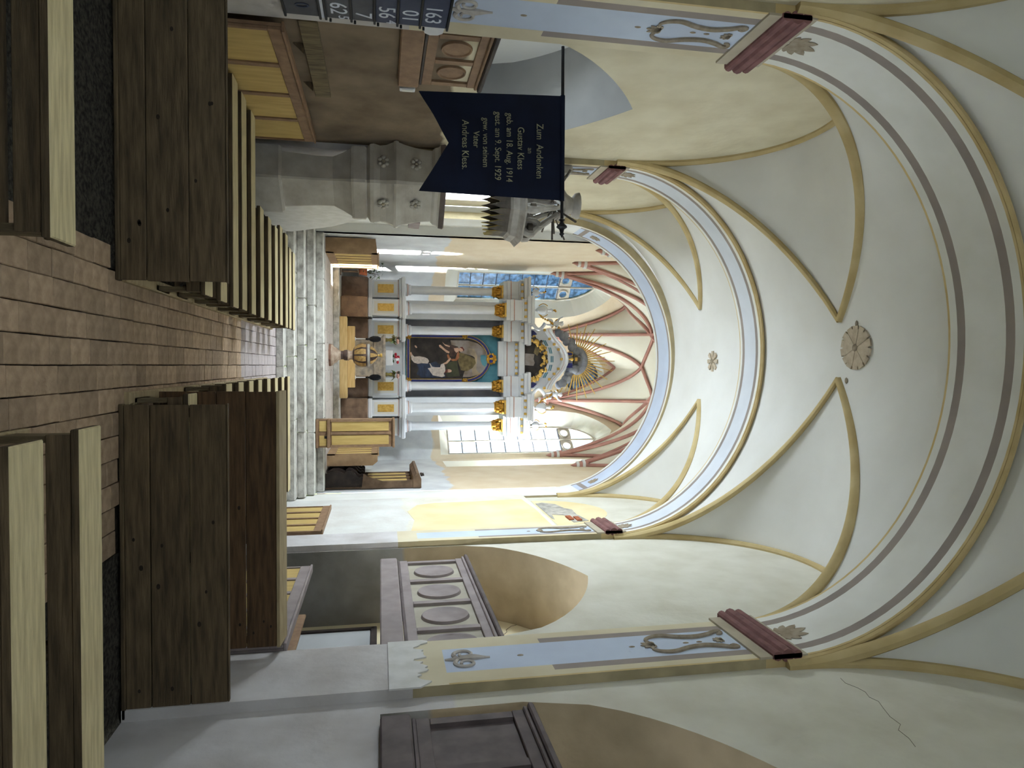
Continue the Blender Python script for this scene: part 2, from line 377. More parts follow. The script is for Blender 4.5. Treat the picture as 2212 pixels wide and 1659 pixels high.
# ---------------------------------------------------------------- windows
NWIN = [0]
def make_window(label, fn, c, h, z0, zs, za, rows, gm, parent=None, cols=2, frame='tracery', tracery=True, inner=None):
    """fn(s, d, z) -> world point; d grows towards the outside. Mullions, bars and single panes."""
    NWIN[0] += 1
    W_ = struct('window_%d' % NWIN[0], label, (0, 0, 0))
    out = pointed(c, h, z0, zs, za, 7)
    mb = MB(); ins = pointed(c, h-.05, z0+.05, zs, za-.08, 7)
    for d0, d1 in ((.0, .09),):
        strip(mb, [fn(s, d0, z) for s, z in out], [fn(s, d0, z) for s, z in ins], frame)
        strip(mb, [fn(s, d1, z) for s, z in out], [fn(s, d1, z) for s, z in ins], frame)
        strip(mb, [fn(s, d0, z) for s, z in ins], [fn(s, d1, z) for s, z in ins], frame)
    mb.build('frame', W_)
    ztop = zs - .05
    for i in range(1, cols):
        s0 = c-h+2*h*i/cols
        if tracery: MB().tube([fn(s0, .03, z0), fn(s0, .03, za-.1)], .035, 6, frame).build('mullion', W_)
        else: MB().tube([fn(s0, .03, z0), fn(s0, .03, za-.05)], .02, 6, frame).build('mullion', W_)
    for r in range(1, rows+1):
        z = z0+(ztop-z0)*r/rows
        MB().tube([fn(c-h+.03, .04, z), fn(c+h-.03, .04, z)], .018, 5, 'lead').build('bar', W_)
    for i in range(cols):
        for r in range(rows):
            sa, sb = c-h+2*h*i/cols+.035, c-h+2*h*(i+1)/cols-.035
            za_, zb_ = z0+(ztop-z0)*r/rows+.012, z0+(ztop-z0)*(r+1)/rows-.012
            MB().poly([fn(sa, .05, za_), fn(sb, .05, za_), fn(sb, .05, zb_), fn(sa, .05, zb_)], gm).build('pane', W_, normals=False)
    # the head: panes and cusped circles
    hd = pointed(c, h-.04, ztop, zs, za-.07, 7); k_ = 2+7
    MB().poly([fn(c, .05, ztop), fn(c+h-.04, .05, ztop)]+[fn(s_, .05, z_) for s_, z_ in hd[2:k_+1]], gm).build('pane', W_, normals=False)
    MB().poly([fn(s_, .05, z_) for s_, z_ in hd[k_:]]+[fn(c-h+.04, .05, ztop), fn(c, .05, ztop)], gm).build('pane', W_, normals=False)
    if tracery:
        for i in range(cols):
            s0 = c-h+2*h*(i+.5)/cols; r = h/cols*.55; zc = zs+r*1.0
            ring = [fn(s0+r*math.cos(a*PI/8), .03, zc+r*math.sin(a*PI/8)) for a in range(17)]
            MB().tube(ring, .035, 5, frame, cap=False).build('tracery_ring', W_)
            ann = MB(); o_ = []; i_ = []
            for a in range(16):
                o_.append(fn(s0+(h/cols)*.98*max(-1, min(1, 1.3*math.cos(a*PI/8))), .04, zc+(r*1.5)*max(-1, min(1, 1.3*math.sin(a*PI/8)))))
                i_.append(fn(s0+r*math.cos(a*PI/8), .04, zc+r*math.sin(a*PI/8)))
            strip(ann, o_, i_, frame); ann.build('tracery_plate', W_)
    return W_

def panel_with_windows(mb, p0, p1, z0, z1, wins, m, msplay, inside):
    """vertical wall between plan points p0,p1; wins: dict list. returns mapping fn"""
    a = Vector((p0[0], p0[1], 0)); b = Vector((p1[0], p1[1], 0)); L = (b-a).length; t = (b-a)/L
    n = Vector((t.y, -t.x, 0))
    if n.dot(Vector((inside[0], inside[1], 0))-a) > 0: n = -n
    def fn(s, d, z):
        q = a+t*s+n*d; return (q.x, q.y, z)
    holes = []
    for w in wins:
        hi = pointed(w['c'], w['hi'], w['z0']-w.get('drop', .35), w['zs'], w['za']+.45, 9); holes.append(hi)
        ho = pointed(w['c'], w['h'], w['z0'], w['zs'], w['za'], 9)
        strip(mb, [fn(s, 0, z) for s, z in hi], [fn(s, w['depth'], z) for s, z in ho], msplay)
    sheet(mb, [(0, z0), (L, z0), (L, z1), (0, z1)], holes, lambda s, z: fn(s, 0, z), m)
    for w in wins:
        d = w['depth']
        make_window(w['label'], lambda s, e, z, d=d: fn(s, d+e, z), w['c'], w['h'], w['z0'], w['zs'], w['za'], w['rows'], w['glass'])
        q = fn(w['c'], d+.16, (w['z0']+w['za'])/2)
        portal(q, 2*w['h']+.1, w['za']-w['z0']+.1, -n, w.get('gain', 1))
    return fn

# ---------------------------------------------------------------- nave side walls with their niches
def side_wall(side):
    x = WR if side > 0 else WL; sg = side
    root = struct('wall_right' if side > 0 else 'wall_left', 'long plastered nave wall with arched niches on the %s' % ('right' if side > 0 else 'left'))
    mb = MB(); holes = []
    NI = []
    if side > 0:
        NI.append(dict(y=(2.35, 6.2), z0=2.2, zs=3.5, za=5.45, d=1.25, win=(3.0, 4.6, 2.75, 4.6), zsill=0))
        NI.append(dict(y=(7.78, 11.83), z0=.0, zs=3.6, za=5.22, d=1.25, win=(8.2, 9.7, 2.75, 4.5), zsill=0))
    else:
        NI.append(dict(y=(2.35, 6.2), z0=.0, zs=3.5, za=5.45, d=1.3, win=(3.0, 4.6, 2.75, 4.6), zsill=0))
        NI.append(dict(y=(7.62, 11.3), z0=3.52, zs=3.9, za=5.72, d=1.25, win=(7.9, 9.5, 3.7, 4.7), zsill=0))
    for q in NI:
        c, h = (q['y'][0]+q['y'][1])/2, (q['y'][1]-q['y'][0])/2
        hole = pointed(c, h, q['z0']+.002, q['zs'], q['za'], 12, .68 if side > 0 else .45); holes.append(hole)
        xb = x+sg*q['d']
        nb = MB(); tan = 'niche_right' if side > 0 else 'niche_grey'
        strip(nb, [(x, y, z) for y, z in hole], [(xb, y, z) for y, z in hole], tan)
        nb.build('niche_reveal', root, smooth=True)
        ya, yb, za, zb = q['win']
        bk = MB(); win = [(ya, za), (yb, za), (yb, zb), (ya, zb)]
        sheet(bk, hole, [win], lambda y, z: (xb, y, z), 'niche_cream' if side > 0 else 'vault')
        strip(bk, [(xb, y, z) for y, z in win], [(xb+sg*.35, y, z) for y, z in win], 'splay_white')
        bk.build('niche_back', root)
        make_window('small leaded window in the back of a side niche', lambda s, e, z, xb=xb: (xb+sg*(.3+e), s, z), (ya+yb)/2, (yb-ya)/2, za, zb-.12, zb, 4, 'glass_clear', tracery=False)
        portal((xb+sg*.45, (ya+yb)/2, (za+zb)/2), yb-ya, zb-za, (-sg, 0, 0), .35 if ya < 6 else 1.5)
    # a plain window in the rear bay, behind the camera
    hole = pointed(-1.4, 1.0, 3.0, 5.2, 6.4, 8); holes.append(hole)
    ho = pointed(-1.4, .8, 3.2, 5.1, 6.2, 8)
    strip(mb, [(x, y, z) for y, z in hole], [(x+sg*.5, y, z) for y, z in ho], 'splay_white')
    make_window('tall leaded window in the rear bay of the nave', lambda s, e, z: (x+sg*(.5+e), s, z), -1.4, .8, 3.2, 5.1, 6.2, 6, 'glass_clear', tracery=False)
    portal((x+sg*.66, -1.4, 4.7), 1.7, 3.1, (-sg, 0, 0), .3)
    if side < 0:   # tall window of the second bay, beside the pulpit
        hole = pointed(14.2, 1.15, 2.95, 4.9, 5.75, 8); holes.append(hole)
        ho = pointed(14.2, .95, 3.1, 4.8, 5.6, 8)
        strip(mb, [(x, y, z) for y, z in hole], [(x+sg*.5, y, z) for y, z in ho], 'splay_white')
        make_window('tall leaded window in the left wall beside the pulpit', lambda s, e, z: (x+sg*(.5+e), s, z), 14.2, .95, 3.1, 4.8, 5.6, 6, 'glass_clear', tracery=False)
        portal((x+sg*.66, 14.2, 4.35), 1.95, 2.6, (-sg, 0, 0), 4.4)
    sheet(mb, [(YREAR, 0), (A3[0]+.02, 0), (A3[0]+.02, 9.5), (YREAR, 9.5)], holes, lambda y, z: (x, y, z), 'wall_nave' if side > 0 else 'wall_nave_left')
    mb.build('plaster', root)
    return root
wall_r = side_wall(1); wall_l = side_wall(-1)
# the lower wall of the second bay on the right is thicker and ends in a ledge
mb = MB()
prof = [(3.02, 0), (3.02, 5.42), (3.04, 5.5), (3.1, 5.56)]
ys = [12.5, 12.9, 13.6, 14.4, 15.2, 15.92]
for i in range(len(ys)-1):
    for j in range(len(prof)-1):
        mb.quad((prof[j][0], ys[i], prof[j][1]), (prof[j][0], ys[i+1], prof[j][1]), (prof[j+1][0], ys[i+1], prof[j+1][1]), (prof[j+1][0], ys[i], prof[j+1][1]), 'wall_bay_two')
mb.build('lower_wall', wall_r)
def wob(pts, a, seed):
    r = random.Random(seed); return [(u+r.uniform(-a, a), v+r.uniform(-a, a)) for u, v in pts]
pts = wob([(12.7, 2.75), (13.6, 2.85), (14.4, 2.8), (15.1, 2.95), (15.25, 3.4), (15.2, 4.2), (15.3, 5.0), (15.35, 5.38), (14.2, 5.38), (12.7, 5.38), (12.7, 4)], .05, 3)
MB().extrude_poly(pts, lambda y, z: (3.016, y, z), lambda y, z: (3.02, y, z), 'yellow_paint').build('painted_field', wall_r)
pts = [(14.25+1.25*math.cos(a), 5.6+1.35*math.sin(a)) for a in [PI*i/16 for i in range(17)]]
MB().extrude_poly(pts, lambda y, z: (3.094, y, z), lambda y, z: (3.1, y, z), 'yellow_paint').build('painted_field', wall_r)
pts = wob([(13.6, 5.6), (15.1, 5.58), (15.2, 5.75), (15.05, 6.05), (14.5, 6.12), (14.35, 6.3), (13.9, 6.25), (13.3, 6.3), (13.25, 6.0), (13.9, 5.9), (13.95, 5.75), (13.5, 5.7)], .05, 5)
MB().extrude_poly(pts, lambda y, z: (3.085, y, z), lambda y, z: (3.1, y, z), 'rubble').build('bare_masonry', wall_r)
for (y, z) in ((13.55, 5.98), (13.45, 6.12)):
    MB().box(3.06, 3.1, y-.16, y+.16, z-.05, z+.05, 'terracotta_brick').build('brick', wall_r)
# hair cracks in the plaster
def crack(x, pts, parent, w=.006):
    r = random.Random(len(pts)); P = []
    for (y0, z0), (y1, z1) in zip(pts, pts[1:]):
        for k in range(6):
            t = k/6; P.append((x, y0+(y1-y0)*t+r.uniform(-.03, .03), z0+(z1-z0)*t+r.uniform(-.03, .03)))
    MB().tube(P, w, 4, 'crack').build('crack', parent)
crack(4.345, [(11.55, 4.65), (11.2, 4.3), (10.75, 4.05)], wall_r, .004)
crack(3.098, [(4.9, 6.5), (5.6, 6.75), (6.2, 6.7)], wall_r, .002)
# rear wall
root = struct('wall_rear', 'plastered rear wall of the nave with a tall window')
mb = MB()
panel_with_windows(mb, (WL, YREAR), (WR, YREAR), 0, 9.6, [dict(c=3.375, h=1.1, hi=1.35, z0=3.6, zs=6.4, za=8.0, depth=.5, rows=7, glass='glass_clear', gain=.3, label='tall rear window above the entrance')], 'wall_nave', 'splay_white', (0, 5))
mb.build('plaster', root)

# ---------------------------------------------------------------- chancel walls
CHL, CHR = -3.13, 3.03
C1, C2 = (-1.19, 24.3), (1.29, 24.3)
J1, J2 = (CHL, 22.5), (CHR, 22.5)
inside = (0, 20.5)
root = struct('wall_chancel_left', 'plain plastered left wall of the chancel'); mb = MB()
panel_with_windows(mb, (CHL, A3[1]-.05), J1, 0, 11.8, [], 'wall_chancel', 'splay_white', inside); mb.build('plaster', root)
root = struct('wall_chancel_right', 'plastered right wall of the chancel with one lancet window'); mb = MB()
def sidewin(yc): return dict(c=yc-(A3[1]-.05), h=.42, hi=.62, z0=4.5, zs=7.6, za=8.9, depth=.45, rows=7, glass='glass_clear', gain=9, label='narrow lancet window in the right chancel wall')
panel_with_windows(mb, (CHR, A3[1]-.05), J2, 0, 11.8, [sidewin(21.35)], 'wall_chancel', 'splay_white', inside); mb.build('plaster', root)
Ld = math.hypot(C1[0]-J1[0], C1[1]-J1[1])
root = struct('wall_apse_left', 'slanted apse wall with a blue lancet window left of the altar'); mb = MB()
panel_with_windows(mb, J1, C1, 0, 11.8, [dict(c=.98, h=.58, hi=.98, z0=4.75, zs=8.35, za=9.65, drop=.45, depth=.45, rows=8, glass='glass_blue', label='two-light lancet window with blue panes left of the altar')], 'wall_chancel', 'splay_white', inside); mb.build('plaster', root)
root = struct('wall_apse_right', 'slanted apse wall with a bright lancet window right of the altar'); mb = MB()
panel_with_windows(mb, C2, J2, 0, 11.8, [dict(c=1.38, h=.58, hi=.95, z0=4.45, zs=8.45, za=9.75, drop=.3, depth=.45, rows=8, glass='glass_clear', gain=1.4, label='two-light lancet window flooded with white light right of the altar')], 'wall_chancel', 'splay_white', inside); mb.build('plaster', root)
# end wall with the round window
root = struct('wall_apse_end', 'end wall of the apse with a round window behind the altar top'); mb = MB()
cx, cz, rr = .37, 9.48, .62
outer = [(C1[0], 0), (C2[0], 0), (C2[0], 11.8), (C1[0], 11.8)]
ho = [(cx+rr*1.25*math.cos(a*PI/12), cz+rr*1.25*math.sin(a*PI/12)) for a in range(24)]
hi = [(cx+rr*math.cos(a*PI/12), cz+rr*math.sin(a*PI/12)) for a in range(24)]
sheet(mb, outer, [ho], lambda x, z: (x, 24.3, z), 'wall_chancel')
strip(mb, [(x, 24.3, z) for x, z in ho], [(x, 24.7, z) for x, z in hi], 'splay_white'); mb.build('plaster', root)
NWIN[0] += 1
rw = struct('window_%d' % NWIN[0], 'round leaded window behind the gilded rays of the altar')
MB().tube([(cx+rr*math.cos(a*PI/12), 24.7, cz+rr*math.sin(a*PI/12)) for a in range(25)], .05, 6, 'lead', cap=False).build('frame', rw)
for k in range(6):
    a = k*PI/3; MB().tube([(cx, 24.7, cz), (cx+rr*math.cos(a), 24.7, cz+rr*math.sin(a))], .03, 5, 'lead').build('spoke', rw)
    b = a+PI/6; r2 = rr*.62
    MB().tube([(cx+r2*math.cos(b)+.17*math.cos(t*PI/6), 24.7, cz+r2*math.sin(b)+.17*math.sin(t*PI/6)) for t in range(13)], .025, 5, 'lead', cap=False).build('tracery_ring', rw)
for k in range(6):
    a0 = k*PI/3
    MB().poly([(cx, 24.72, cz)]+[(cx+rr*math.cos(a0+t*PI/12), 24.72, cz+rr*math.sin(a0+t*PI/12)) for t in range(5)], 'glass_rose').build('pane', rw, normals=False)
portal((cx, 24.85, cz), 1.3, 1.3, (0, -1, 0))

# ---------------------------------------------------------------- transverse arches with pilasters
def arch_pt(phi, ax, rz):  # phi -90..90 deg from left to right
    return (XC+ax*math.sin(phi), ZS+rz*math.cos(phi))
def arch_path(ax, rz, zlist, n=48):
    P = [(XC+ax, z) for z in zlist]
    P += [arch_pt(PI/2-PI*i/n, ax, rz) for i in range(0, n+1)]
    P += [(XC-ax, z) for z in reversed(zlist)]
    return P
def make_arch(name, Y, label, style):
    y0, y1 = Y; w = y1-y0
    root = struct(name, label)
    zl = [0, 2.5, 2.84, 3.9, 4.5, 5.4, 6.1]
    Pi = arch_path(AX, RA, zl); Po = arch_path(AX+.16, RA+.16, zl)
    fr = [0, .03, .13, .24, .76, .87, .97, 1] if style != 'chancel' else [0, .03, .1, .18, .82, .9, .97, 1]
    mb = MB()
    for i in range(len(Pi)-1):
        zmid = (Pi[i][1]+Pi[i+1][1])/2; arch = i >= len(zl)-1 and i <= len(zl)+48
        if style == 'chancel':
            fld = 'blue_field' if zmid > 6.9 else 'white_band'; gb = 'grey_band' if zmid > 6.9 else 'white_band'
            ms = ['gold_line' if zmid > 6.9 else 'white_band', 'white_band', gb, fld, gb, 'white_band', 'white_band']
        elif zmid < 2.5: ms = ['wall_nave']*7
        elif arch: ms = ['gold_line', 'white_band', 'grey_band', 'pale_field' if style == 'far' else 'white_band', 'grey_band', 'white_band', 'ochre_pale']
        elif zmid < 2.84: ms = ['cream']*7
        else: ms = ['gold_line', 'cream', 'grey_band' if zmid > 3.9 else 'cream', 'blue_field', 'grey_band' if zmid > 3.9 else 'cream', 'cream', 'cream']
        for k in range(7):
            a, b = y0+w*fr[k], y0+w*fr[k+1]
            mb.quad((Pi[i][0], a, Pi[i][1]), (Pi[i][0], b, Pi[i][1]), (Pi[i+1][0], b, Pi[i+1][1]), (Pi[i+1][0], a, Pi[i+1][1]), ms[k])
        sd = 'wall_nave' if zmid < 2.5 else ('tan_side' if style == 'chancel' or not arch else 'gold_line')
        # the edge toward the nave: a narrow moulding, then the flat side
        for yy, mm in ((y0, sd), (y1, 'tan_side' if zmid > 2.5 else 'wall_nave')):
            mb.quad((Pi[i][0], yy, Pi[i][1]), (Pi[i+1][0], yy, Pi[i+1][1]), (Po[i+1][0], yy, Po[i+1][1]), (Po[i][0], yy, Po[i][1]), mm)
    mb.build('arch_band', root, smooth=True)
    if style == 'near' or style == 'far':   # a gilt roll along the front edge of the arch
        mb = MB(); R_ = [arch_pt(PI/2-PI*i/60, AX+.03, RA+.03) for i in range(61)]
        mb.tube([(x, y0-.012, z) for x, z in R_], .03, 6, 'gold_line'); mb.build('edge_roll', root, smooth=True)
    return root
def on_arch(side, y, s, lift=.006):
    """point on the inner face of an arch or pilaster: s is measured up from the springing"""
    if s <= 0: return Vector((XC+side*(AX-lift), y, ZS+s))
    phi = s/((AX+RA)/2)
    return Vector((XC+side*(AX-lift)*math.cos(phi), y, ZS+(RA-lift)*math.sin(phi)))
def palmette(root, side, yc, s0, size, flip=1, name='leaf_ornament'):
    mb = MB()
    lob = [(0, 1.0, .17), (.42, .93, .16), (-.42, .93, .16), (.85, .72, .15), (-.85, .72, .15), (1.35, .5, .13), (-1.35, .5, .13)]
    for a, L, wd in lob:
        pts = []
        for i in range(10):
            t = i/9; pts.append((t*L, wd*math.sin(PI*min(1, t*1.02))**.7*(0.45+.75*t)))
        poly = pts + [(u, -v) for u, v in reversed(pts)]
        ca, sa = math.cos(a), math.sin(a)
        q = [((-sa*u+ca*v)*size, (ca*u+sa*v)*size) for u, v in poly]
        mb.extrude_poly(q, lambda u, v: on_arch(side, yc+u, s0+flip*v, .012), lambda u, v: on_arch(side, yc+u, s0+flip*v, .004), 'ornament')
    return mb.build(name, root)
def scrolls(root, side, yc, s0, L, wd, down=False):
    """painted lyre of two S-scrolls with a leaf at one end"""
    ctl = [(.02, .25), (.0, .5), (.08, .74), (.22, .8), (.42, .55), (.62, .46), (.8, .62), (.93, .84), (1.0, .78), (.97, .6), (.92, .64)]
    for k in (-1, 1):
        P = []
        for i in range(len(ctl)-1):
            p0, p1, p2, p3 = ctl[max(0, i-1)], ctl[i], ctl[i+1], ctl[min(len(ctl)-1, i+2)]
            for j in range(4):
                t = j/4; cr = lambda n: .5*((2*p1[n])+(-p0[n]+p2[n])*t+(2*p0[n]-5*p1[n]+4*p2[n]-p3[n])*t*t+(-p0[n]+3*p1[n]-3*p2[n]+p3[n])*t**3)
                P.append(on_arch(side, yc+k*wd*cr(1), s0+L*cr(0), .005))
        MB().tube(P, [wd*(.06+.07*math.sin(PI*i/len(P))) for i in range(len(P))], 6, 'ornament').build('scroll_ornament', root, smooth=True)
    palmette(root, side, yc, s0+L*.06, wd*.62, -1)
    palmette(root, side, yc, s0+L*.92, wd*.45, -1)
    for v in (-.22, .45, .62):
        p = on_arch(side, yc, s0+L*v, .0); MB().ell(p, (.01, .018, .035), 'ornament', 8, 6).build('dot_ornament', root)
def capital(root, side, Y, over=.12):
    y0, y1 = Y[0]-.03, Y[1]+over
    x = XC+side*AX
    MB().box(min(x, x-side*.025), max(x, x-side*.025), y0+.02, y1-.06, ZS-.32, ZS+.22, 'tan_band').build('capital_band', root)
    mb = MB(); sec = []
    for zc, r in ((-.13, .05), (-.02, .07), (.09, .055)):
        mb.tube([(x-side*.03, y0, ZS+zc), (x-side*.03, y1, ZS+zc)], r, 10, 'red_mould')
    mb.box(min(x, x-side*.05), max(x, x-side*.05), y0, y1, ZS-.18, ZS+.14, 'red_mould')
    mb.build('capital_moulding', root)
arch0 = make_arch('trim_1', A0, 'plain transverse arch above the rear of the nave', 'near')
arch1 = make_arch('trim_2', A1, 'near transverse nave arch with grey painted bands', 'near')
arch2 = make_arch('trim_3', A2, 'second transverse nave arch with grey painted bands', 'far')
for r_, Y in ((arch1, A1), (arch2, A2)):
    yc = (Y[0]+Y[1])/2; w = Y[1]-Y[0]
    for sd in (1, -1):
        capital(r_, sd, Y)
        palmette(r_, sd, yc, .26, .30*w/1.07+.04)
        scrolls(r_, sd, yc, -1.3, .92, .24*w/1.07+.02)
        # fleur at the foot of the painted panel
        if r_ is arch1:
            for k in (-1, 1):
                P = [on_arch(sd, yc, -3.5, .004), on_arch(sd, yc+k*.02, -3.42, .004)]
                for i in range(22):
                    t_ = i/21; a_ = -PI*.75+t_*PI*2.4; rr = .1*(1-.62*t_)
                    P.append(on_arch(sd, yc+k*(.105+rr*math.cos(a_)), -3.3+rr*1.15*math.sin(a_), .004))
                MB().tube(P, [.014]*2+[.026*(1-.45*i/21) for i in range(22)], 6, 'ornament_pale').build('fleur_ornament', r_, smooth=True)
            P = [on_arch(sd, yc, -3.44+.4*i/10, .004) for i in range(11)]
            MB().tube(P, [.012+.035*math.sin(PI*i/10)**2 for i in range(11)], 6, 'ornament_pale').build('fleur_ornament', r_, smooth=True)
            p = on_arch(sd, yc, -2.72, 0); MB().ell(p, (.008, .02, .035), 'ornament', 8, 6).build('dot_ornament', r_)
XC, AX = -.15, 3.2      # the chancel arch stands a little narrower
arch3 = make_arch('trim_4', A3, 'pale blue chancel arch in front of the altar', 'chancel')
for sd in (1, -1):
    palmette(arch3, sd, (A3[0]+A3[1])/2, 1.0, .26)
    MB().quad(on_arch(sd, A3[0]+.12, .72), on_arch(sd, A3[1]-.12, .72), on_arch(sd, A3[1]-.12, .84), on_arch(sd, A3[0]+.12, .84), 'grey_band').build('capital_band', arch3)
# ragged bare plaster where the paint of the near right pilaster ends
rp = random.Random(31); pts = [(7.53, 2.28), (6.42, 2.28)]+[(6.42+1.11*i/30, 2.62+.05*math.sin(i*.7)+rp.uniform(-.05, .05)) for i in range(31)]
MB().extrude_poly(pts, lambda y, z: (2.985, y, z), lambda y, z: (3.0, y, z), 'ring_white').build('plaster_patch', arch1)
# wall above the chancel arch, toward the chancel
root = struct('wall_chancel_arch', 'wall above the chancel arch'); mb = MB()
op = [(XC+AX+.05, 0)] + [arch_pt(PI/2-PI*i/40, AX+.05, RA+.05) for i in range(41)] + [(XC-AX-.05, 0)]
outer = [(-4.2, 0), (-4.2, 11.9), (4.2, 11.9), (4.2, 0)] + op
sheet(mb, outer, [], lambda x, z: (x, A3[1]-.01, z), 'vault_chancel')
sheet(mb, outer, [], lambda x, z: (x, A3[0]+.03, z), 'vault')
mb.build('plaster', root)

XC, AX = -.275, 3.275
root = struct('wall_chancel_return', 'narrow return wall behind the left side of the chancel arch')
MB().box(-3.45, CHL, A3[1]-.02, A3[1]+.2, 0, 8.6, 'vault').build('plaster', root)

# ---------------------------------------------------------------- ceiling: groined bays of the nave
ceil = struct('ceiling', 'whitewashed groin vaults of the nave with ochre painted ribs')
def zb_(x): return ZS+RV*math.sqrt(max(0, 1-((x-XC)/WX)**2))
DROP = .36
def bay_z(u, q, ua):
    """u 0..1 across from the crown to the wall, q 0..1 along from mid-bay to the arch; the groin runs straight in plan"""
    ug = ua+(1-ua)*q; bz = lambda t: RV*math.sqrt(max(0, 1-t*t))
    if u <= ug: return ZS+bz(u)
    return ZS+bz(ug)-DROP*(u-ug)/(1-ug+1e-9)*(1-q)
def bay(y0, y1, ua, n=44):
    yc, a = (y0+y1)/2, (y1-y0)/2
    qs = [math.sin(PI/2*i/n) for i in range(n+1)]; us = [ua*i/6 for i in range(6)]+[ua+(1-ua)*q for q in qs]
    U_ = [-u for u in reversed(us)]+us[1:]; Q_ = [-q for q in reversed(qs)]+qs[1:]
    vs = [(XC+WX*u, yc+a*q, bay_z(abs(u), abs(q), ua)) for q in Q_ for u in U_]; w = len(U_)
    fs = []
    for j in range(len(Q_)-1):
        for i in range(w-1):
            A_, B_, C_, D_ = j*w+i, j*w+i+1, (j+1)*w+i+1, (j+1)*w+i
            if (U_[i]+U_[i+1])*(Q_[j]+Q_[j+1]) > 0: fs += [(A_, B_, C_), (A_, C_, D_)]
            else: fs += [(A_, B_, D_), (B_, C_, D_)]
    MB().add(vs, fs, 'vault').build('vault_bay', ceil, smooth=True)
def ribs_of(y0, y1, ua, r=.07):
    yc, a = (y0+y1)/2, (y1-y0)/2
    for sd in (-1, 1):
        for e in (-1, 1):
            P = []; Wl = []
            for i in range(41):
                q = math.sin(PI/2*(1-i/40)); ug = ua+(1-ua)*q
                P.append((XC+sd*WX*ug*.997, yc+e*a*q, bay_z(ug, q, ua)-.012))
                Wl.append((XC+sd*(WX-.004), yc+e*a*q, bay_z(1.0, q, ua)-.03))
            MB().tube(P, [r*(1.35-.55*i/40) for i in range(41)], 8, 'ochre', flat=.8).build('groin_rib', ceil, smooth=True)
            MB().tube(Wl, [r*(1.35-.5*i/40) for i in range(41)], 8, 'ochre').build('wall_rib', ceil, smooth=True)
for Y in ((YREAR, A0[0]), (A0[1], A1[0]), (A1[1], A2[0]), (A2[1], A3[0])):
    pk = .3 if Y[0] > 12 else .135
    bay(*Y, pk)
    if Y[0] > 0: ribs_of(*Y, pk)
def rosette(x, y, R, n, sy=1.0):
    ro = MB(); z = zb_(x)-.012
    root_ = bpy.data.objects.new('rosette', None); COL.objects.link(root_); root_.parent = ceil; root_.location = (x, y, z)
    for k in range(n):
        a = 2*PI*k/n; pts = []
        for i in range(9):
            t = i/8; pts.append((R*(.12+.88*t), R*(.05+.2*t)*(1 if t < .85 else .72)))
        poly = pts+[(u, -v) for u, v in reversed(pts)]
        q = [((u*math.cos(a)-v*math.sin(a)), (u*math.sin(a)+v*math.cos(a))*sy) for u, v in poly]
        dz = .006*(k % 2)
        MB().extrude_poly(q, lambda u, v: (u, v, -.02-dz), lambda u, v: (u, v, .006), 'rosette').build('petal', root_)
    MB().ell((0, 0, -.02), (.06, .06, .03), 'ornament', 10, 6).build('boss', root_)
rosette(-.3, 9.32, .33, 14); rosette(-.12, 13.9, .22, 8)
for x, y in ((-.66, 9.3), (.2, 9.5)):
    MB().ell((x, y, zb_(x)-.01), (.05, .03, .015), 'ornament', 8, 6).build('rib_tip', ceil)

# ---------------------------------------------------------------- chancel net vault
ceil2 = struct('ceiling_chancel', 'gothic net vault of the chancel with red painted ribs')
CORB = [(C1[0]+.06, C1[1]-.08, 8.2), (C2[0]-.06, C2[1]-.08, 8.0), (J1[0]+.06, J1[1]-.02, 8.17), (J2[0]-.06, J2[1]-.02, 8.05),
        (CHL+.04, 20.2, 8.27), (CHR-.04, 20.2, 8.27), (CHL+.04, 17.9, 8.27), (CHR-.04, 17.9, 8.27)]
def zch(x, y):
    r = min(math.hypot(x-c[0], y-c[1]) for c in CORB); t = min(1, r/2.7)
    return 8.05+3.15*(1-(1-t)**3.1)
mb = MB(); nx, ny = 90, 110; vs = []
for j in range(ny+1):
    y = A3[1]-.02+(24.4-A3[1]+.02)*j/ny
    for i in range(nx+1):
        x = -3.2+6.3*i/nx; vs.append((x, y, zch(x, y)))
mb.add(vs, [(j*(nx+1)+i, j*(nx+1)+i+1, (j+1)*(nx+1)+i+1, (j+1)*(nx+1)+i) for j in range(ny) for i in range(nx)], 'vault_chancel')
mb.build('vault_web', ceil2, smooth='all')
def rib(path, r=.075):
    P = []
    for (x0, y0), (x1, y1) in zip(path, path[1:]):
        for k in range(14):
            t = (k/14)**1.6 if (x0, y0) == path[0] else k/14
            x, y = x0+(x1-x0)*t, y0+(y1-y0)*t; P.append((x, y, zch(x, y)-.035))
    x, y = path[-1]; P.append((x, y, zch(x, y)-.035))
    MB().tube(P, r, 8, 'rib_red', flat=.8).build('vault_rib', ceil2, smooth=True)
c1, c2, j1, j2, s1, s2, t1, t2 = [(c[0], c[1]) for c in CORB]
mid = lambda a, b: ((a[0]+b[0])/2, (a[1]+b[1])/2)
fe = (.05, 24.25); dl = (-2.16, 23.35); dr = (2.14, 23.35)
cr = (.02, 22.75); kl = (-1.05, 21.0); kr = (1.15, 21.0); kc = (.05, 20.0)
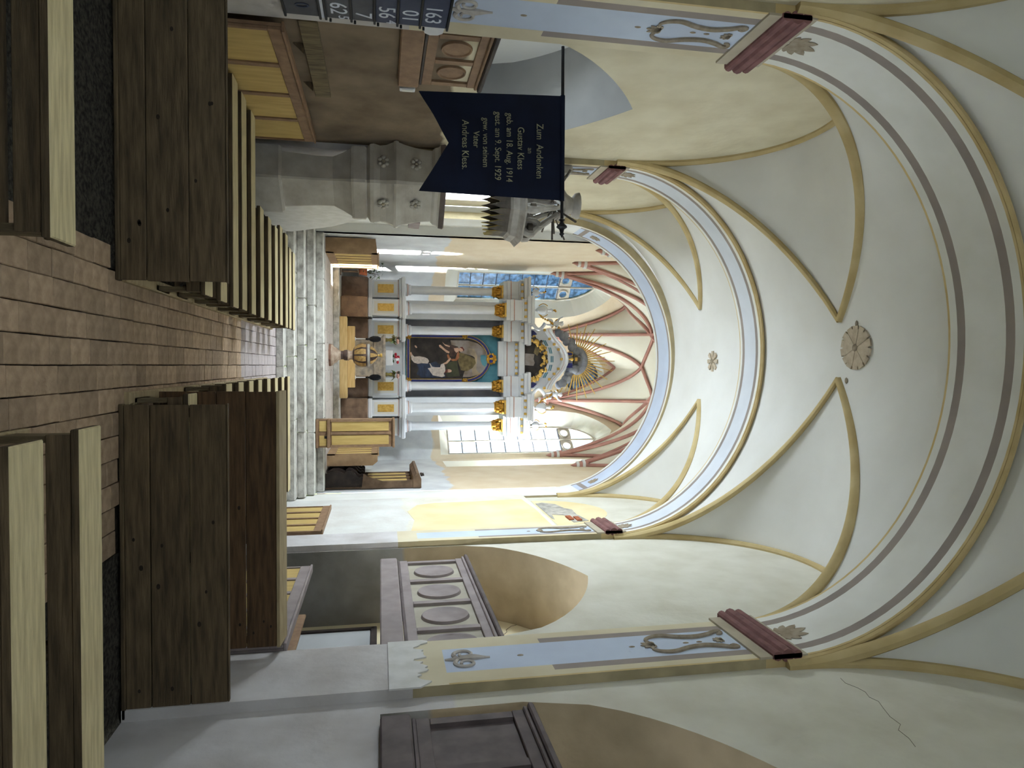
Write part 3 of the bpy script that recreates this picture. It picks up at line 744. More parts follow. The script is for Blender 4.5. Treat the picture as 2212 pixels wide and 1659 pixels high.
for p in ([c1, fe], [c2, fe], [c1, dl], [c2, dr], [j1, dl], [j2, dr],
          [c1, cr, (1.0, 21.9)], [c2, cr, (-.95, 21.9)], [c1, (-1.1, 22.6), kl], [c2, (1.2, 22.6), kr],
          [j1, (-2.1, 22.2), (-.95, 21.9)], [j2, (2.1, 22.2), (1.0, 21.9)], [j1, (-2.0, 21.6), kl], [j2, (2.0, 21.6), kr], [dl, (-.95, 21.9), kc], [dr, (1.0, 21.9), kc],
          [j1, mid(j1, s1)], [j2, mid(j2, s2)], [s1, mid(j1, s1)], [s2, mid(j2, s2)], [s1, (-1.8, 20.6), kl], [s2, (1.8, 20.6), kr], [s1, (-1.7, 19.7), (-1.05, 19.2)], [s2, (1.7, 19.7), (1.15, 19.2)],
          [s1, mid(s1, t1)], [s2, mid(s2, t2)], [t1, mid(s1, t1)], [t2, mid(s2, t2)], [t1, (-1.8, 18.4), (-1.05, 19.2), kc], [t2, (1.8, 18.4), (1.15, 19.2), kc], [kl, (-1.05, 19.2)], [kr, (1.15, 19.2)]):
    rib(p)
for c in CORB:
    cz = c[2]
    MB().lathe([(.005, -.42), (.1, -.2), (.12, -.1), (.14, 0), (.16, .12)], (c[0], c[1], cz), 10, 'rib_red').build('corbel', ceil2, smooth=True)
    for z, r in ((-.2, .115), (-.02, .165)):
        MB().lathe([(r*.9, -.045), (r, -.03), (r, .03), (r*.9, .045)], (c[0], c[1], cz+z), 12, 'ring_white').build('corbel_ring', ceil2, smooth=True)

# ---------------------------------------------------------------- floors
floor = struct('floor', 'aisle floor of reddish bricks with bare earth under the benches')
mb = MB(); mb.quad((-5.2, YREAR, -.05), (4.8, YREAR, -.05), (4.8, 17.2, -.05), (-5.2, 17.2, -.05), 'mortar'); mb.build('bedding', floor)
mb = MB()
nx, ny = 40, 60; r = random.Random(4)
for (x0, x1, y0, y1) in ((-4.95, -.8, -3.9, 15.6), (.62, 4.4, 6.5, 15.6), (1.62, 4.4, -3.9, 6.5)):
    vs = []
    for j in range(ny+1):
        for i in range(nx+1): vs.append((x0+(x1-x0)*i/nx, y0+(y1-y0)*j/ny, -.028+r.uniform(-.012, .022)))
    mb.add(vs, [(j*(nx+1)+i, j*(nx+1)+i+1, (j+1)*(nx+1)+i+1, (j+1)*(nx+1)+i) for j in range(ny) for i in range(nx)], 'earth')
tag(mb.build('earth_fill', floor, smooth='all'), kind='stuff')
PW, PL = .2, .338
protos = {}
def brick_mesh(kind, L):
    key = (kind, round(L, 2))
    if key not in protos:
        o = MB().bbox(-PW/2+.004, PW/2-.004, -L/2+.004, L/2-.004, -.05, 0, 'brick_floor' if kind == 0 else 'brick_lit', .006).build('brick', floor)
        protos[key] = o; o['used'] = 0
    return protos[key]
rb = random.Random(21)
for i in range(-5, 8):
    xc_ = .01+PW*(i+.5)
    near_only = i < -4 or i > 2
    y = 3.95+rb.uniform(-.2, .1); yend = 6.35 if near_only else 15.55
    if i < -4: yend = 6.2
    while y < yend:
        L = PL if rb.random() > .1 else PL*.72
        kind = 1 if y > 11.7 else 0  # far bricks are paler: light from the chancel is put into their colour
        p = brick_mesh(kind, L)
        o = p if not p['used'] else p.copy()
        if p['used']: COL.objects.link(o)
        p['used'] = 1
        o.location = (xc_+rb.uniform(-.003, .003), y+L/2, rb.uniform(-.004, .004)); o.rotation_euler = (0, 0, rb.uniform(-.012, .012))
        y += L
for o in protos.values():
    if 'used' in o: del o['used']
for o in floor.children:
    if 'used' in o: del o['used']
# chancel steps, each of four worn slabs
steps = struct('floor_steps', 'five worn stone steps up to the chancel')
rs = random.Random(5)
for k in range(5):
    y = 15.6+.35*k; z = .18*(k+1); y1 = y+.45 if k < 4 else 17.35
    cuts = [-3.34] + sorted([-3.34+6.36*(j/4)+rs.uniform(-.4, .4) for j in (1, 2, 3)]) + [3.02]
    for a, b in zip(cuts, cuts[1:]):
        mb = MB().bbox(a+.003, b-.003, y+rs.uniform(-.012, .012), y1, z-.19, z+rs.uniform(-.004, .004), 'step_stone', .025); mb.m[10] = mb.mi('step_edge'); mb.build('slab', steps)
cf = struct('floor_chancel', 'pale tiled chancel floor')
rt_ = random.Random(8)
mb = MB(); mb.box(-3.3, 3.2, 17.3, 24.6, .7, .885, 'mortar'); mb.build('bedding', cf)
tp = None
for j in range(7):
    for i in range(13):
        x = -3.05+i*.49-(.2 if j % 2 else 0); y = 17.36+j*.45
        if x < -3.4 or x > 3.1: continue
        if tp is None: tp = MB().bbox(-.242, .242, -.222, .222, -.03, .0, 'tile_pale', .004).build('tile', cf); o = tp
        else: o = tp.copy(); COL.objects.link(o)
        o.location = (x, y+.22, .9+rt_.uniform(-.002, .002))
MB().box(-3.15, 3.1, 20.55, 24.4, .85, .902, 'tile_pale').build('rear_floor', cf)
tag(MB().box(6.6, 7.6, -4, 14, -1, 7.4, 'white_band').build('sun_blocker_outside'), 'white wall added outside the nave to block the sun', kind='structure')  # unseen wall, added to keep direct sun out of the right niche windows
# the ground outside and a few trees seen blurred through the panes
tag(MB().box(-40, 40, -20, 60, -1.2, -1.0, 'exterior_grass').build('ground_outside'), 'grass outside the church', kind='structure')
# ================================================================== nave furniture
def plank(mb, x0, x1, y0, y1, z0, z1, m, b=.008): return mb.bbox(x0, x1, y0, y1, z0, z1, m, b)

# ---------------------------------------------------------------- backless benches
def bench(x0, x1, y, label, group, z=.5, w=.29, legs=3, rail=False):
    """x0..x1 along the row, y = near edge of the seat board"""
    t = thing('bench', label, 'bench', ((x0+x1)/2, y+w/2, 0), 0, group)
    L = (x1-x0)/2
    mb = MB().bbox(-L, L, -w/2, w/2, z-.055, z, 'pew_dark', .008); mb.names.append('pew_light'); mb.m[1] = 1  # seat sides in the dark wood: their shade is put into the colour
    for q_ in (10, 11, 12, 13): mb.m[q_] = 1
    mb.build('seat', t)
    MB().bbox(-L+.03, L-.03, -w/2+.015, -w/2+.045, z-.19, z-.056, 'pew_dark', .005).build('apron', t)
    MB().bbox(-L+.03, L-.03, w/2-.045, w/2-.015, z-.15, z-.056, 'pew_dark', .005).build('apron', t)
    for k in range(legs):
        x = -L+.06+(2*L-.12)*k/(legs-1)
        mb = MB()
        prof = [(-w/2+.05, .05), (w/2-.05, .05), (w/2-.07, .2), (w/2-.05, z-.056), (-w/2+.05, z-.056), (-w/2+.07, .2)]
        mb.extrude_poly(prof, lambda u, v, x=x: (x-.02, u, v), lambda u, v, x=x: (x+.02, u, v), 'pew_leg')
        mb.build('leg', t)
        MB().bbox(x-.035, x+.035, -w/2-.02, w/2+.12, .0, .05, 'desk_wood', .008).build('foot', t)
        MB().tube([(x, w/2-.07, .16), (x+.12*(1 if k == 0 else -1), w/2-.07, z-.07)], .016, 4, 'pew_dark').build('brace', t)
    MB().bbox(-L+.06, L-.06, -.02, .02, .17, .22, 'pew_dark', .005).build('stretcher', t)
    return t
ysL = [7.37, 8.06, 8.72, 9.27, 9.92, 10.62, 11.35, 12.06, 12.64, 13.36, 13.89, 14.47]
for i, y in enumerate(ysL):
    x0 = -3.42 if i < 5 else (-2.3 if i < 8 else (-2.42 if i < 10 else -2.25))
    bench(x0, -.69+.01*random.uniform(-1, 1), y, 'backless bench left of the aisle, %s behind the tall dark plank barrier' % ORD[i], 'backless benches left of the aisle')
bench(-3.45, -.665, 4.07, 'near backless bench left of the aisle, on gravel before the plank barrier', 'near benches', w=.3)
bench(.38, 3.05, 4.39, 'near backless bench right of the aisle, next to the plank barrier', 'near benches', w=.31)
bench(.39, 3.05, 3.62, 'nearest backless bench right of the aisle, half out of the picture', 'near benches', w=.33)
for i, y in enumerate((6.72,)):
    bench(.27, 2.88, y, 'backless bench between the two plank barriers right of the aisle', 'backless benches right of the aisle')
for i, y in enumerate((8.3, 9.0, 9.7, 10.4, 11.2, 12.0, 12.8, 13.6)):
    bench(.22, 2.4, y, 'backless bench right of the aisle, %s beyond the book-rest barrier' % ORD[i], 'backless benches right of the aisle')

for x, nm, y0, y1 in ((-.77, 'left', 6.55, 14.85), (.3, 'right', 6.6, 14.2)):
    t = thing('floor_sleeper', 'pale wooden sleeper along the bench ends on the %s of the aisle' % nm, 'sleeper', (x, 0, 0))
    k = 0; y = y0
    while y < y1:
        MB().bbox(-.055, .055, y, min(y1, y+2.06), -.02, .045 if k % 2 else .05, 'desk_wood', .01).build('beam', t); y += 2.07; k += 1

# ---------------------------------------------------------------- plank barriers
def barrier(x0, x1, y, h, label, m, cuts, desk=None, skew=0):
    t = thing('pew_barrier', label, 'pew front', ((x0+x1)/2, y, 0), skew, 'plank barriers across the nave')
    L = (x1-x0)/2
    for a, b in zip(cuts, cuts[1:]):
        MB().bbox(-L+random.uniform(0, .01), L-random.uniform(0, .01), 0, .035, a+.004, b-.004, m, .006).build('plank', t)
        pl = t.children[-1]; rk = random.Random(int(a*1000+x0*77))
        for _ in range(3):
            kx, kz = rk.uniform(-L+.15, L-.15), rk.uniform(a+.05, b-.05); ks = rk.uniform(.008, .017)
            MB().extrude_poly([(kx+ks*1.5*math.cos(j*PI/5), kz+ks*math.sin(j*PI/5)) for j in range(10)], lambda u, v: (u, -.001, v), lambda u, v: (u, .003, v), 'wood_knot').build('knot', pl)
    for x in (-L+.08, 0, L-.08):
        MB().bbox(x-.04, x+.04, .036, .1, 0, h-.02, 'pew_dark', .006).build('post', t)
    if desk:
        MB().extrude_poly([(-.02, h), (desk, h+.03), (desk, h+.06), (-.02, h+.03)], lambda u, v: (-L, u, v), lambda u, v: (L, u, v), 'desk_wood').build('book_rest', t)
    else:
        MB().bbox(-L, L, -.004, .05, h, h+.012, 'pew_dark', .004).build('cap', t)
    MB().bbox(-L, L, -.02, .05, 0, .035, 'pew_dark', .006).build('sill', t)
    return t
barrier(-3.4, -.71, 6.43, .885, 'tall dark plank barrier across the benches left of the aisle', 'pew_dark', [.03, .24, .58, .885])
barrier(.345, 3.08, 6.47, .87, 'lower dark plank barrier across the benches right of the aisle', 'pew_dark', [.03, .24, .56, .87])
barrier(.27, 2.9, 7.4, 1.16, 'reddish brown plank barrier with a pale sloping book-rest right of the aisle', 'pew_brown', [.03, .3, .58, .86, 1.16], desk=.3)

# ---------------------------------------------------------------- panelled stall fronts along the walls
def stall_front(x, y0, y1, h, side, n, label, fm='frame_brown'):
    """panelled parapet parallel to the wall; the face looks toward the aisle"""
    t = thing('panelled_stall', label, 'pew front', (x, (y0+y1)/2, 0), 0, 'panelled stall fronts along the nave walls')
    L = (y1-y0)/2; s = -side   # s: direction toward the aisle
    def bx(a, b, c, d, e, f, m, bb=.006): return MB().bbox(min(a, b), max(a, b), c, d, e, f, m, bb)
    bx(0, s*.03, -L, L, h-.14, h, fm).build('top_rail', t)
    bx(-s*.06, s*.05, -L, L, h, h+.03, fm).build('cap', t)
    bx(0, s*.03, -L, L, .02, .2, fm).build('bottom_rail', t)
    for k in range(n+1):
        y = -L+2*L*k/n; a, b = max(-L, y-.045), min(L, y+.045)
        bx(0, s*.03, a, b, .2, h-.14, fm).build('stile', t)
    for k in range(n):
        y = -L+2*L*k/n
        bx(-s*.012, s*.012, y+.05, y+2*L/n-.05, .2, h-.14, 'panel_ochre', .003).build('panel', t)
    bx(-s*.04, -s*.005, -L, -L+.07, 0, h, fm).build('post', t)
    bx(-s*.04, -s*.005, L-.07, L, 0, h, fm).build('post', t)
    return t
stall_front(-3.47, 7.55, 11.2, 1.2, -1, 4, 'ochre panelled stall front along the wall below the left gallery')
stall_front(2.98, 7.55, 10.5, 1.2, 1, 5, 'ochre panelled stall front along the wall below the right oval-panelled gallery', 'gallery_grey')
stall_front(2.98, 12.7, 14.95, 1.17, 1, 4, 'ochre panelled stall front below the yellow wall near the chancel')
t = thing('stall_bench', 'plain wooden wall bench behind the right stall front', 'bench', (3.5, 9.3, 0))
MB().bbox(-.2, .2, -1.3, 1.3, .42, .46, 'pew_leg', .01).build('seat', t)
MB().bbox(.2, .24, -1.3, 1.3, .0, 1.12, 'frame_brown', .01).build('backrest', t)
for y in (-1.2, 1.2): MB().bbox(-.18, .18, y-.03, y+.03, 0, .42, 'pew_leg', .01).build('leg', t)
t = thing('wall_shelf', 'plain board on dark brackets above the left stall front', 'shelf', (WL, 8.75, 1.35))
MB().bbox(.0, .05, -1.1, 1.0, .0, .2, 'pew_leg', .006).build('board', t)
for y in (-.45, .65): MB().extrude_poly([(0, 0), (.11, 0), (0, -.12)], lambda u, v: (u, y-.015, v), lambda u, v: (u, y+.015, v), 'pew_dark').build('bracket', t)

# ---------------------------------------------------------------- side galleries
def gallery(x, y0, y1, z0, z1, side, cuts, label, pm, fm, dm, depth=1.2, ovals=True):
    t = thing('gallery', label, 'gallery', (x, (y0+y1)/2, z0)); c = (y0+y1)/2; s = -side; H = z1-z0
    def bx(a, b, c0, d, e, f, m, bb=.006): return MB().bbox(min(a, b), max(a, b), c0-c, d-c, e, f, m, bb)
    bx(s*-.02, s*.1, y0, y1, 0, .26, fm, .015).build('beam', t)
    bx(-s*depth, 0, y0, y1, .04, .1, dm).build('floor_boards', t)
    bx(0, s*.06, y0, y1, .27, .3, dm, .004).build('moulding', t)
    bx(0, s*.05, y0, y1, .3, .42, fm).build('bottom_rail', t)
    bx(0, s*.05, y0, y1, H-.2, H-.06, fm).build('top_rail', t)
    bx(-s*.03, s*.11, y0, y1, H-.06, H, dm, .015).build('cap', t)
    bx(-s*.01, s*.08, y0, y1, H-.1, H-.06, fm, .01).build('cap_moulding', t)
    zc, hh = (.42+H-.2)/2, (H-.62)/2
    for k in range(len(cuts)):
        y = cuts[k]; bx(0, s*.05, max(y0, y-.05), min(y1, y+.05), .42, H-.2, fm, .008).build('stile', t)
    for a, b in zip(cuts, cuts[1:]):
        bx(-s*.015, s*.012, a+.05, b-.05, .42, H-.2, pm, .004).build('panel', t)
        mb = MB(); oy = (a+b)/2-c; n = 28
        ring = lambda k, d, q: [(s*d, oy+(b-a)*.27*q*math.cos(2*PI*i/n), zc+hh*.72*q*math.sin(2*PI*i/n)) for i in range(n)]
        if ovals:
            r0, r1, r2, r3 = ring(0, .012, 1.12), ring(0, .045, 1.06), ring(0, .045, .98), ring(0, .03, .9)
            strip(mb, r0, r1, fm); strip(mb, r1, r2, fm); strip(mb, r2, r3, fm); mb.poly(r3, fm)
            mb.build('oval_boss', t, smooth=True)
    return t
gallery(3.12, 7.3, 10.95, 2.2, 3.57, 1, [7.3, 8.07, 8.99, 9.92, 10.86], 'grey wooden gallery front with raised oval panels in the right niche', 'gallery_panel', 'gallery_grey', 'gallery_dark')
gallery(3.12, 2.5, 6.0, 2.2, 3.55, 1, [2.5, 3.4, 4.3, 5.2, 5.94], 'dark wooden gallery front in the near right niche by the picture edge', 'gallery_dark', 'gallery_dark', 'gallery_dark', ovals=False)
gallery(-3.67, 7.1, 9.1, 2.42, 3.5, -1, [7.1, 7.75, 8.4, 9.04], 'ochre gallery front with two brown ovals behind the hymn board', 'panel_ochre', 'frame_brown', 'stall_dark', depth=.3)
t = thing('wall_box', 'small white box on the left wall between gallery and banner', 'box', (WL, 9.26, 2.45))
MB().bbox(0, .06, -.05, .05, 0, .2, 'white_paint', .008).build('case', t); MB().bbox(.06, .068, -.035, .035, .03, .17, 'white_band', .003).build('cover', t)
# panelled door leaf in the niche under the right gallery
d = struct('door_1', 'pale door leaf in the back of the niche under the right gallery', (4.33, 11.0, 0))
MB().bbox(-.02, .02, -.42, .42, .02, 2.05, 'niche_grey', .01).build('leaf', d)
MB().bbox(-.05, .01, -.5, -.42, 0, 2.12, 'stall_dark', .01).build('jamb', d); MB().bbox(-.05, .01, .42, .5, 0, 2.12, 'stall_dark', .01).build('jamb', d)
MB().bbox(-.05, .01, -.5, .5, 2.05, 2.15, 'stall_dark', .01).build('lintel', d)

# ---------------------------------------------------------------- pulpit
PC = Vector((-3.05, 11.95, 0))
cor = [(-2.95, 11.42), (-2.36, 12.1), (-2.75, 12.72), (-3.64, 11.5)]
pul = thing('pulpit', 'pale stone pulpit with a flared square basket against the left pillar', 'pulpit', tuple(PC))
def pul_ring(z, s):
    """square plan with slightly chamfered corners, scaled about the axis"""
    P = []
    for i in range(4):
        a = Vector(cor[i]); b = Vector(cor[(i+1) % 4]); p = Vector(cor[i-1]); c = Vector((PC.x, PC.y))
        for q in (a.lerp(p, .04), a.lerp(b, .04)):
            w = (q-c)*s; P.append((w.x, w.y, z))
    return P
def pul_part(name, prof, m):
    mb = MB(); R_ = [pul_ring(z, s) for z, s in prof]
    for a, b in zip(R_, R_[1:]): strip(mb, a, b, m)
    mb.poly(R_[0], m); mb.poly(R_[-1], m)
    return mb.build(name, pul)
pul_part('plinth', [(0, .78), (.62, .78), (.66, .74)], 'pulpit_stone')
pul_part('stem', [(.66, .64), (1.2, .58), (1.45, .58), (1.6, .68), (1.74, .8)], 'pulpit_stone')
pul_part('lower_moulding', [(1.74, .84), (1.78, .86), (1.96, .86), (1.99, .82)], 'pulpit_stone')
pul_part('lower_basket', [(1.99, .8), (2.04, .92), (2.1, .94), (2.2, .9), (2.3, .92), (2.42, 1.0)], 'pulpit_stone')
pul_part('waist_moulding', [(2.42, 1.02), (2.46, 1.04), (2.5, 1.02)], 'pulpit_stone')
pul_part('upper_basket', [(2.5, 1.0), (2.6, .95), (2.75, .9), (2.9, .865), (3.05, .85)], 'pulpit_stone')
pul_part('rim', [(3.05, .87), (3.09, .92), (3.14, .94), (3.18, .98)], 'pulpit_stone')
pul_part('book_ledge', [(3.18, 1.0), (3.25, 1.02), (3.27, 1.0)], 'pulpit_dark')
for (i, tt) in ((3, .5), (0, .5)):
    a = Vector(cor[i]); b = Vector(cor[(i+1) % 4]); q = a.lerp(b, tt); n = (q-Vector((PC.x, PC.y))).normalized(); tn = (b-a).normalized()
    for z, s in ((2.25, .93), (2.78, .895)):
        w = (q-Vector((PC.x, PC.y)))*s
        mb = MB()
        for k in range(6):
            ang = k*PI/3; mb.ell((w.x+n.x*.015+tn.x*.07*math.cos(ang), w.y+n.y*.015+tn.y*.07*math.cos(ang), z+.06*math.sin(ang)), (.035, .035, .04), 'pulpit_stone', 8, 6)
        mb.ell((w.x+n.x*.02, w.y+n.y*.02, z), (.03, .03, .03), 'tan_band', 8, 6)
        mb.build('relief_flower', pul, smooth=True)
# plastered masonry stair behind the pulpit with its wooden doorway
t = thing('pulpit_stair', 'white plastered stair block with a brown wooden doorway behind the pulpit', 'stair', (-3.2, 14.2, 0))
MB().extrude_poly([(-1.15, 0), (1.6, 0), (1.6, .35), (.9, 1.2), (-.2, 2.0), (-1.15, 2.25)], lambda u, v: (-.42, u, v), lambda u, v: (.3, u, v), 'ring_white').build('stair_wall', t)
MB().bbox(-.1, .42, -.75, -.65, 2.05, 2.75, 'stall_dark', .02).build('door_frame', t)
MB().extrude_poly([(-.8, 2.74), (-.35, 2.74), (-.28, 2.86), (-.28, 2.95), (-.8, 2.95)], lambda u, v: (-.1, u, v), lambda u, v: (.5, u, v), 'gallery_grey').build('cornice', t)
for k in range(4):
    MB().bbox(-.42, .28, 1.9-.3*k-.05, 2.2-.3*k, .0, .12+.2*k, 'step_stone', .01).build('tread', t)

# ---------------------------------------------------------------- sounding board over the pulpit
can = thing('sounding_board', 'carved grey sounding board with scrolls hanging above the pulpit', 'canopy', (-2.86, 12.05, 4.05))
n = 8; rad = lambda z, r: [(r*math.cos(2*PI*i/n+PI/8), r*math.sin(2*PI*i/n+PI/8), z) for i in range(n)]
mb = MB(); L_ = [rad(.3, .6), rad(.34, .66), rad(.44, .69), rad(.52, .78), rad(.56, .74)]
for a, b in zip(L_, L_[1:]): strip(mb, a, b, 'canopy_wood')
mb.poly(L_[0], 'canopy_wood'); mb.poly(L_[-1], 'canopy_wood'); mb.build('cornice', can)
mb = MB(); A_, B_ = rad(.3, .6), rad(.12, .58); strip(mb, A_, B_, 'canopy_dark'); mb.build('frieze', can)
for i in range(n):   # pointed fringe below the frieze, five tongues on each side
    a = Vector(B_[i]); b = Vector(B_[(i+1) % n])
    for k in range(4):
        p, q = a.lerp(b, k/4+.02), a.lerp(b, (k+1)/4-.02); md = (p+q)/2; out = Vector((md.x, md.y, 0)).normalized()*.012
        pts = [p+Vector((0, 0, .14)), p, p.lerp(q, .25)-Vector((0, 0, .07)), md-Vector((0, 0, .17)), q.lerp(p, .25)-Vector((0, 0, .07)), q, q+Vector((0, 0, .14))]
        mb = MB(); mb.poly([v+out for v in pts], 'canopy_dark'); mb.poly([v-out for v in reversed(pts)], 'canopy_dark'); strip(mb, [v+out for v in pts], [v-out for v in pts], 'canopy_edge')
        mb.build('tongue', can)
for i in range(n):   # S-scrolls rising to the crown
    a = 2*PI*i/n+PI/8; P = []; r_ = []
    for k in range(30):
        t_ = k/29
        if t_ < .3: u = .5+.13*math.cos(PI*1.5-t_/.3*PI*1.5); v = .72-.15*math.sin(PI*1.5-t_/.3*PI*1.5)
        else: q = (t_-.3)/.7; u = .63-.5*q**.8; v = .72+.62*q
        P.append((u*math.cos(a), u*math.sin(a), v)); r_.append(.075-.03*t_)
    MB().tube(P, r_, 8, 'canopy_wood').build('scroll', can, smooth=True)
    MB().lathe([(.02, -.06), (.1, -.04), (.1, .04), (.02, .06)], (.52*math.cos(a), .52*math.sin(a), .7), 10, 'canopy_dark').build('volute', can, smooth=True)
MB().lathe([(.26, 1.25), (.3, 1.32), (.2, 1.4), (.14, 1.5), (.22, 1.56), (.24, 1.62), (.05, 1.64)], (0, 0, 0), 12, 'canopy_wood').build('crown', can, smooth=True)
for k in range(14):
    a = 2*PI*k/14; MB().tube([(.1*math.cos(a), .1*math.sin(a), 1.15), (.62*math.cos(a), .62*math.sin(a), 1.15+.3*math.sin(k*1.7))], [.012, .022], 4, 'canopy_dark').build('ray', can)
MB().bbox(-.68, -.55, -.1, .3, -.2, 1.5, 'canopy_wood', .02).build('back_board', can)

# ---------------------------------------------------------------- memorial banner on its pole
YB, ZP = 8.0, 4.31
ban = thing('banner', 'dark blue swallow-tailed memorial banner with old lettering on a black pole', 'banner', (-2.57, YB, 2.6))
def loc(x, y, z): return (x+2.57, y-YB, z-2.6)
MB().tube([loc(-3.75, YB, ZP), loc(-1.72, YB, ZP)], .019, 10, 'iron').build('pole', ban, smooth=True)
prof = [(.019, 0), (.04, .012), (.019, .03), (.024, .05), (.06, .085), (.066, .1), (.03, .125), (.02, .165), (.032, .178), (.012, .2), (.002, .225)]
mb = MB(); mb.lathe(prof, (0, 0, 0), 12, 'iron'); mb.v = [loc(-1.74+z, YB+y, ZP+x) for x, y, z in mb.v]; mb.build('finial', ban, smooth=True)
mb = MB(); nx, nz = 36, 40; vs = []
def cloth(u, v):  # u 0..1 across, v 0 top .. 1 tip
    xl, xr = -3.175+.06*v, -1.955-.02*v
    x = xl+(xr-xl)*u; zt = ZP+.02
    drop = 1.36+.34*abs(2*u-1); z = zt-drop*v
    y = YB-.004+.02*math.sin(u*9+v*2)*v+.012*math.sin(u*17+1)*v
    return x, y, z
for j in range(nz+1):
    for i in range(nx+1): vs.append(loc(*cloth(i/nx, j/nz)))
fs = [(j*(nx+1)+i, j*(nx+1)+i+1, (j+1)*(nx+1)+i+1, (j+1)*(nx+1)+i) for j in range(nz) for i in range(nx)]
vs2 = [(x, y+.006, z) for x, y, z in vs]
mb.add(vs, fs, 'flag_blue'); mb.add(vs2, [tuple(reversed(f)) for f in fs], 'flag_blue'); mb.build('cloth', ban, smooth=True)
mb = MB(); mb.tube([loc(-3.18, YB, ZP), loc(-1.95, YB, ZP)], .028, 10, 'flag_blue'); mb.build('sleeve', ban, smooth=True)
RX = Matrix.Rotation(PI/2, 4, 'X')
LT = [('Zum  Andenken', 4.02, -2.5, .115), ('an', 3.915, -2.5, .085), ('Gustav Kless', 3.795, -2.52, .112), ('geb. am 18. Aug. 1914', 3.665, -2.52, .105), ('gest. am 9. Sept. 1929', 3.53, -2.53, .105), ('gew. von seinem', 3.39, -2.56, .1), ('Vater', 3.28, -2.59, .1), ('Andreas Kless.', 3.15, -2.52, .112)]
for s_, z, x, sz in LT:
    text_mesh(s_, sz, 'thread', Matrix.Translation(loc(x, YB-.045, z-.03))@RX, 'lettering', ban, sx=.84, ext=.003)

# ---------------------------------------------------------------- hymn board on the near left pilaster
hb = thing('hymn_board', 'dark hymn number board with white numerals on the near left pilaster', 'hymn board', (XL, 6.95, 1.3))
RYZ = Matrix.Rotation(PI/2, 4, 'Z')@Matrix.Rotation(PI/2, 4, 'X')     # text facing +X, reading toward +Y
def hl(y, z, x=.0): return (x, y-6.95, z-1.3)
rows = [('163', 2.62, 2.87, 'board_blue', None), ('101', 2.39, 2.6, 'board_blue', None), ('156', 2.16, 2.37, 'board_blue', '4'), ('117', 1.93, 2.14, 'board_grey', None), ('162', 1.69, 1.91, 'board_grey', '5')]
MB().box(.0, .03, -.55, .4, 1.27-1.3, 2.9-1.3, 'board_grey').build('back_board', hb)
for z in (1.27, 1.61, 1.665, 1.915, 2.145, 2.375, 2.605, 2.885):
    MB().bbox(.03, .06, -.55, .405, z-1.3-.012, z-1.3+.012, 'iron', .004).build('slot_rail', hb)
yend = {'163': 7.25, '101': 7.25, '156': 7.23, '117': 7.27, '162': 7.24}
for s_, za, zb, m_, sup in rows:
    MB().bbox(.032, .042, -.5, .38, za-1.3, zb-1.3, m_, .003).build('number_slat', hb)
    text_mesh(s_[-3:] if s_ == '163' else s_[-2:] if s_ != '117' else '7', .235, 'number_white', Matrix.Translation(hl(yend[s_], za+.03, .044))@RYZ, 'numeral', hb, sx=.98, align='RIGHT')
    if sup: text_mesh(sup, .15, 'number_white', Matrix.Translation(hl(7.335, za+.1, .044))@RYZ, 'numeral', hb, align='RIGHT')
    MB().lathe([(.012, 0), (.012, .03), (.004, .032)], (0, 0, 0), 8, 'iron').build('peg', hb).matrix_local = Matrix.Translation(hl(7.31, za+.02, .06))@Matrix.Rotation(PI/2, 4, 'Y')
MB().bbox(.03, .045, -.5, .39, 1.6-1.3+.015, 1.66-1.3-.01, 'number_white', .003).build('blank_strip', hb)
text_mesh('0', .2, 'board_blue', Matrix.Translation(hl(7.2, 1.38, .035))@RYZ, 'numeral', hb, align='RIGHT')
mb = MB(); mb.extrude_poly([(.38, 2.64-1.3), (.38, 2.86-1.3), (.5, 2.85-1.3), (.55, 2.8-1.3), (.56, 2.72-1.3), (.52, 2.66-1.3)], lambda u, v: (.035, u, v), lambda u, v: (.042, u, v), 'white_paint'); mb.build('pull_tab', hb)
# ================================================================== chancel furniture
ZF = .9
# ---------------------------------------------------------------- altar platform
pf = struct('floor_altar_step', 'stone step in front of the altar')
for a, b in ((-3.1, -1.2), (-1.2, .9), (.9, 3.0)):
    MB().bbox(a+.003, b-.003, 20.2, 22.9, .9, 1.06, 'step_stone', .012).build('slab', pf)
t = thing('altar_podium', 'two pale new wooden steps before the altar table', 'podium', (-.22, 20.6, 1.062))
MB().bbox(-1.17, 1.17, -.2, .3, 0, .035+.17, 'new_wood', .008).build('lower_step', t)
MB().bbox(-.91, .87, .05, .3, .206, .42, 'new_wood', .008).build('upper_step', t)
# ---------------------------------------------------------------- altar table
t = thing('altar_table', 'mottled stone altar table with a flared top', 'altar table', (-.205, 21.2, 1.06))
MB().bbox(-.525, .525, -.28, .28, 0, .95, 'mensa_stone', .02).build('block', t)
MB().bbox(-.57, .57, -.3, .3, .95, 1.02, 'mensa_stone', .02).build('neck', t)
mb = MB(); R4 = lambda z, sx, sy: [(-sx, -sy, z), (sx, -sy, z), (sx, sy, z), (-sx, sy, z)]
L_ = [R4(1.02, .53, .29), R4(1.12, .58, .33), R4(1.2, .66, .37), R4(1.24, .7, .4), R4(1.3, .7, .4)]
for a, b in zip(L_, L_[1:]): strip(mb, a, b, 'mensa_stone')
mb.poly(L_[0], 'mensa_stone'); mb.poly(L_[-1], 'mensa_stone'); mb.build('table_top', t)
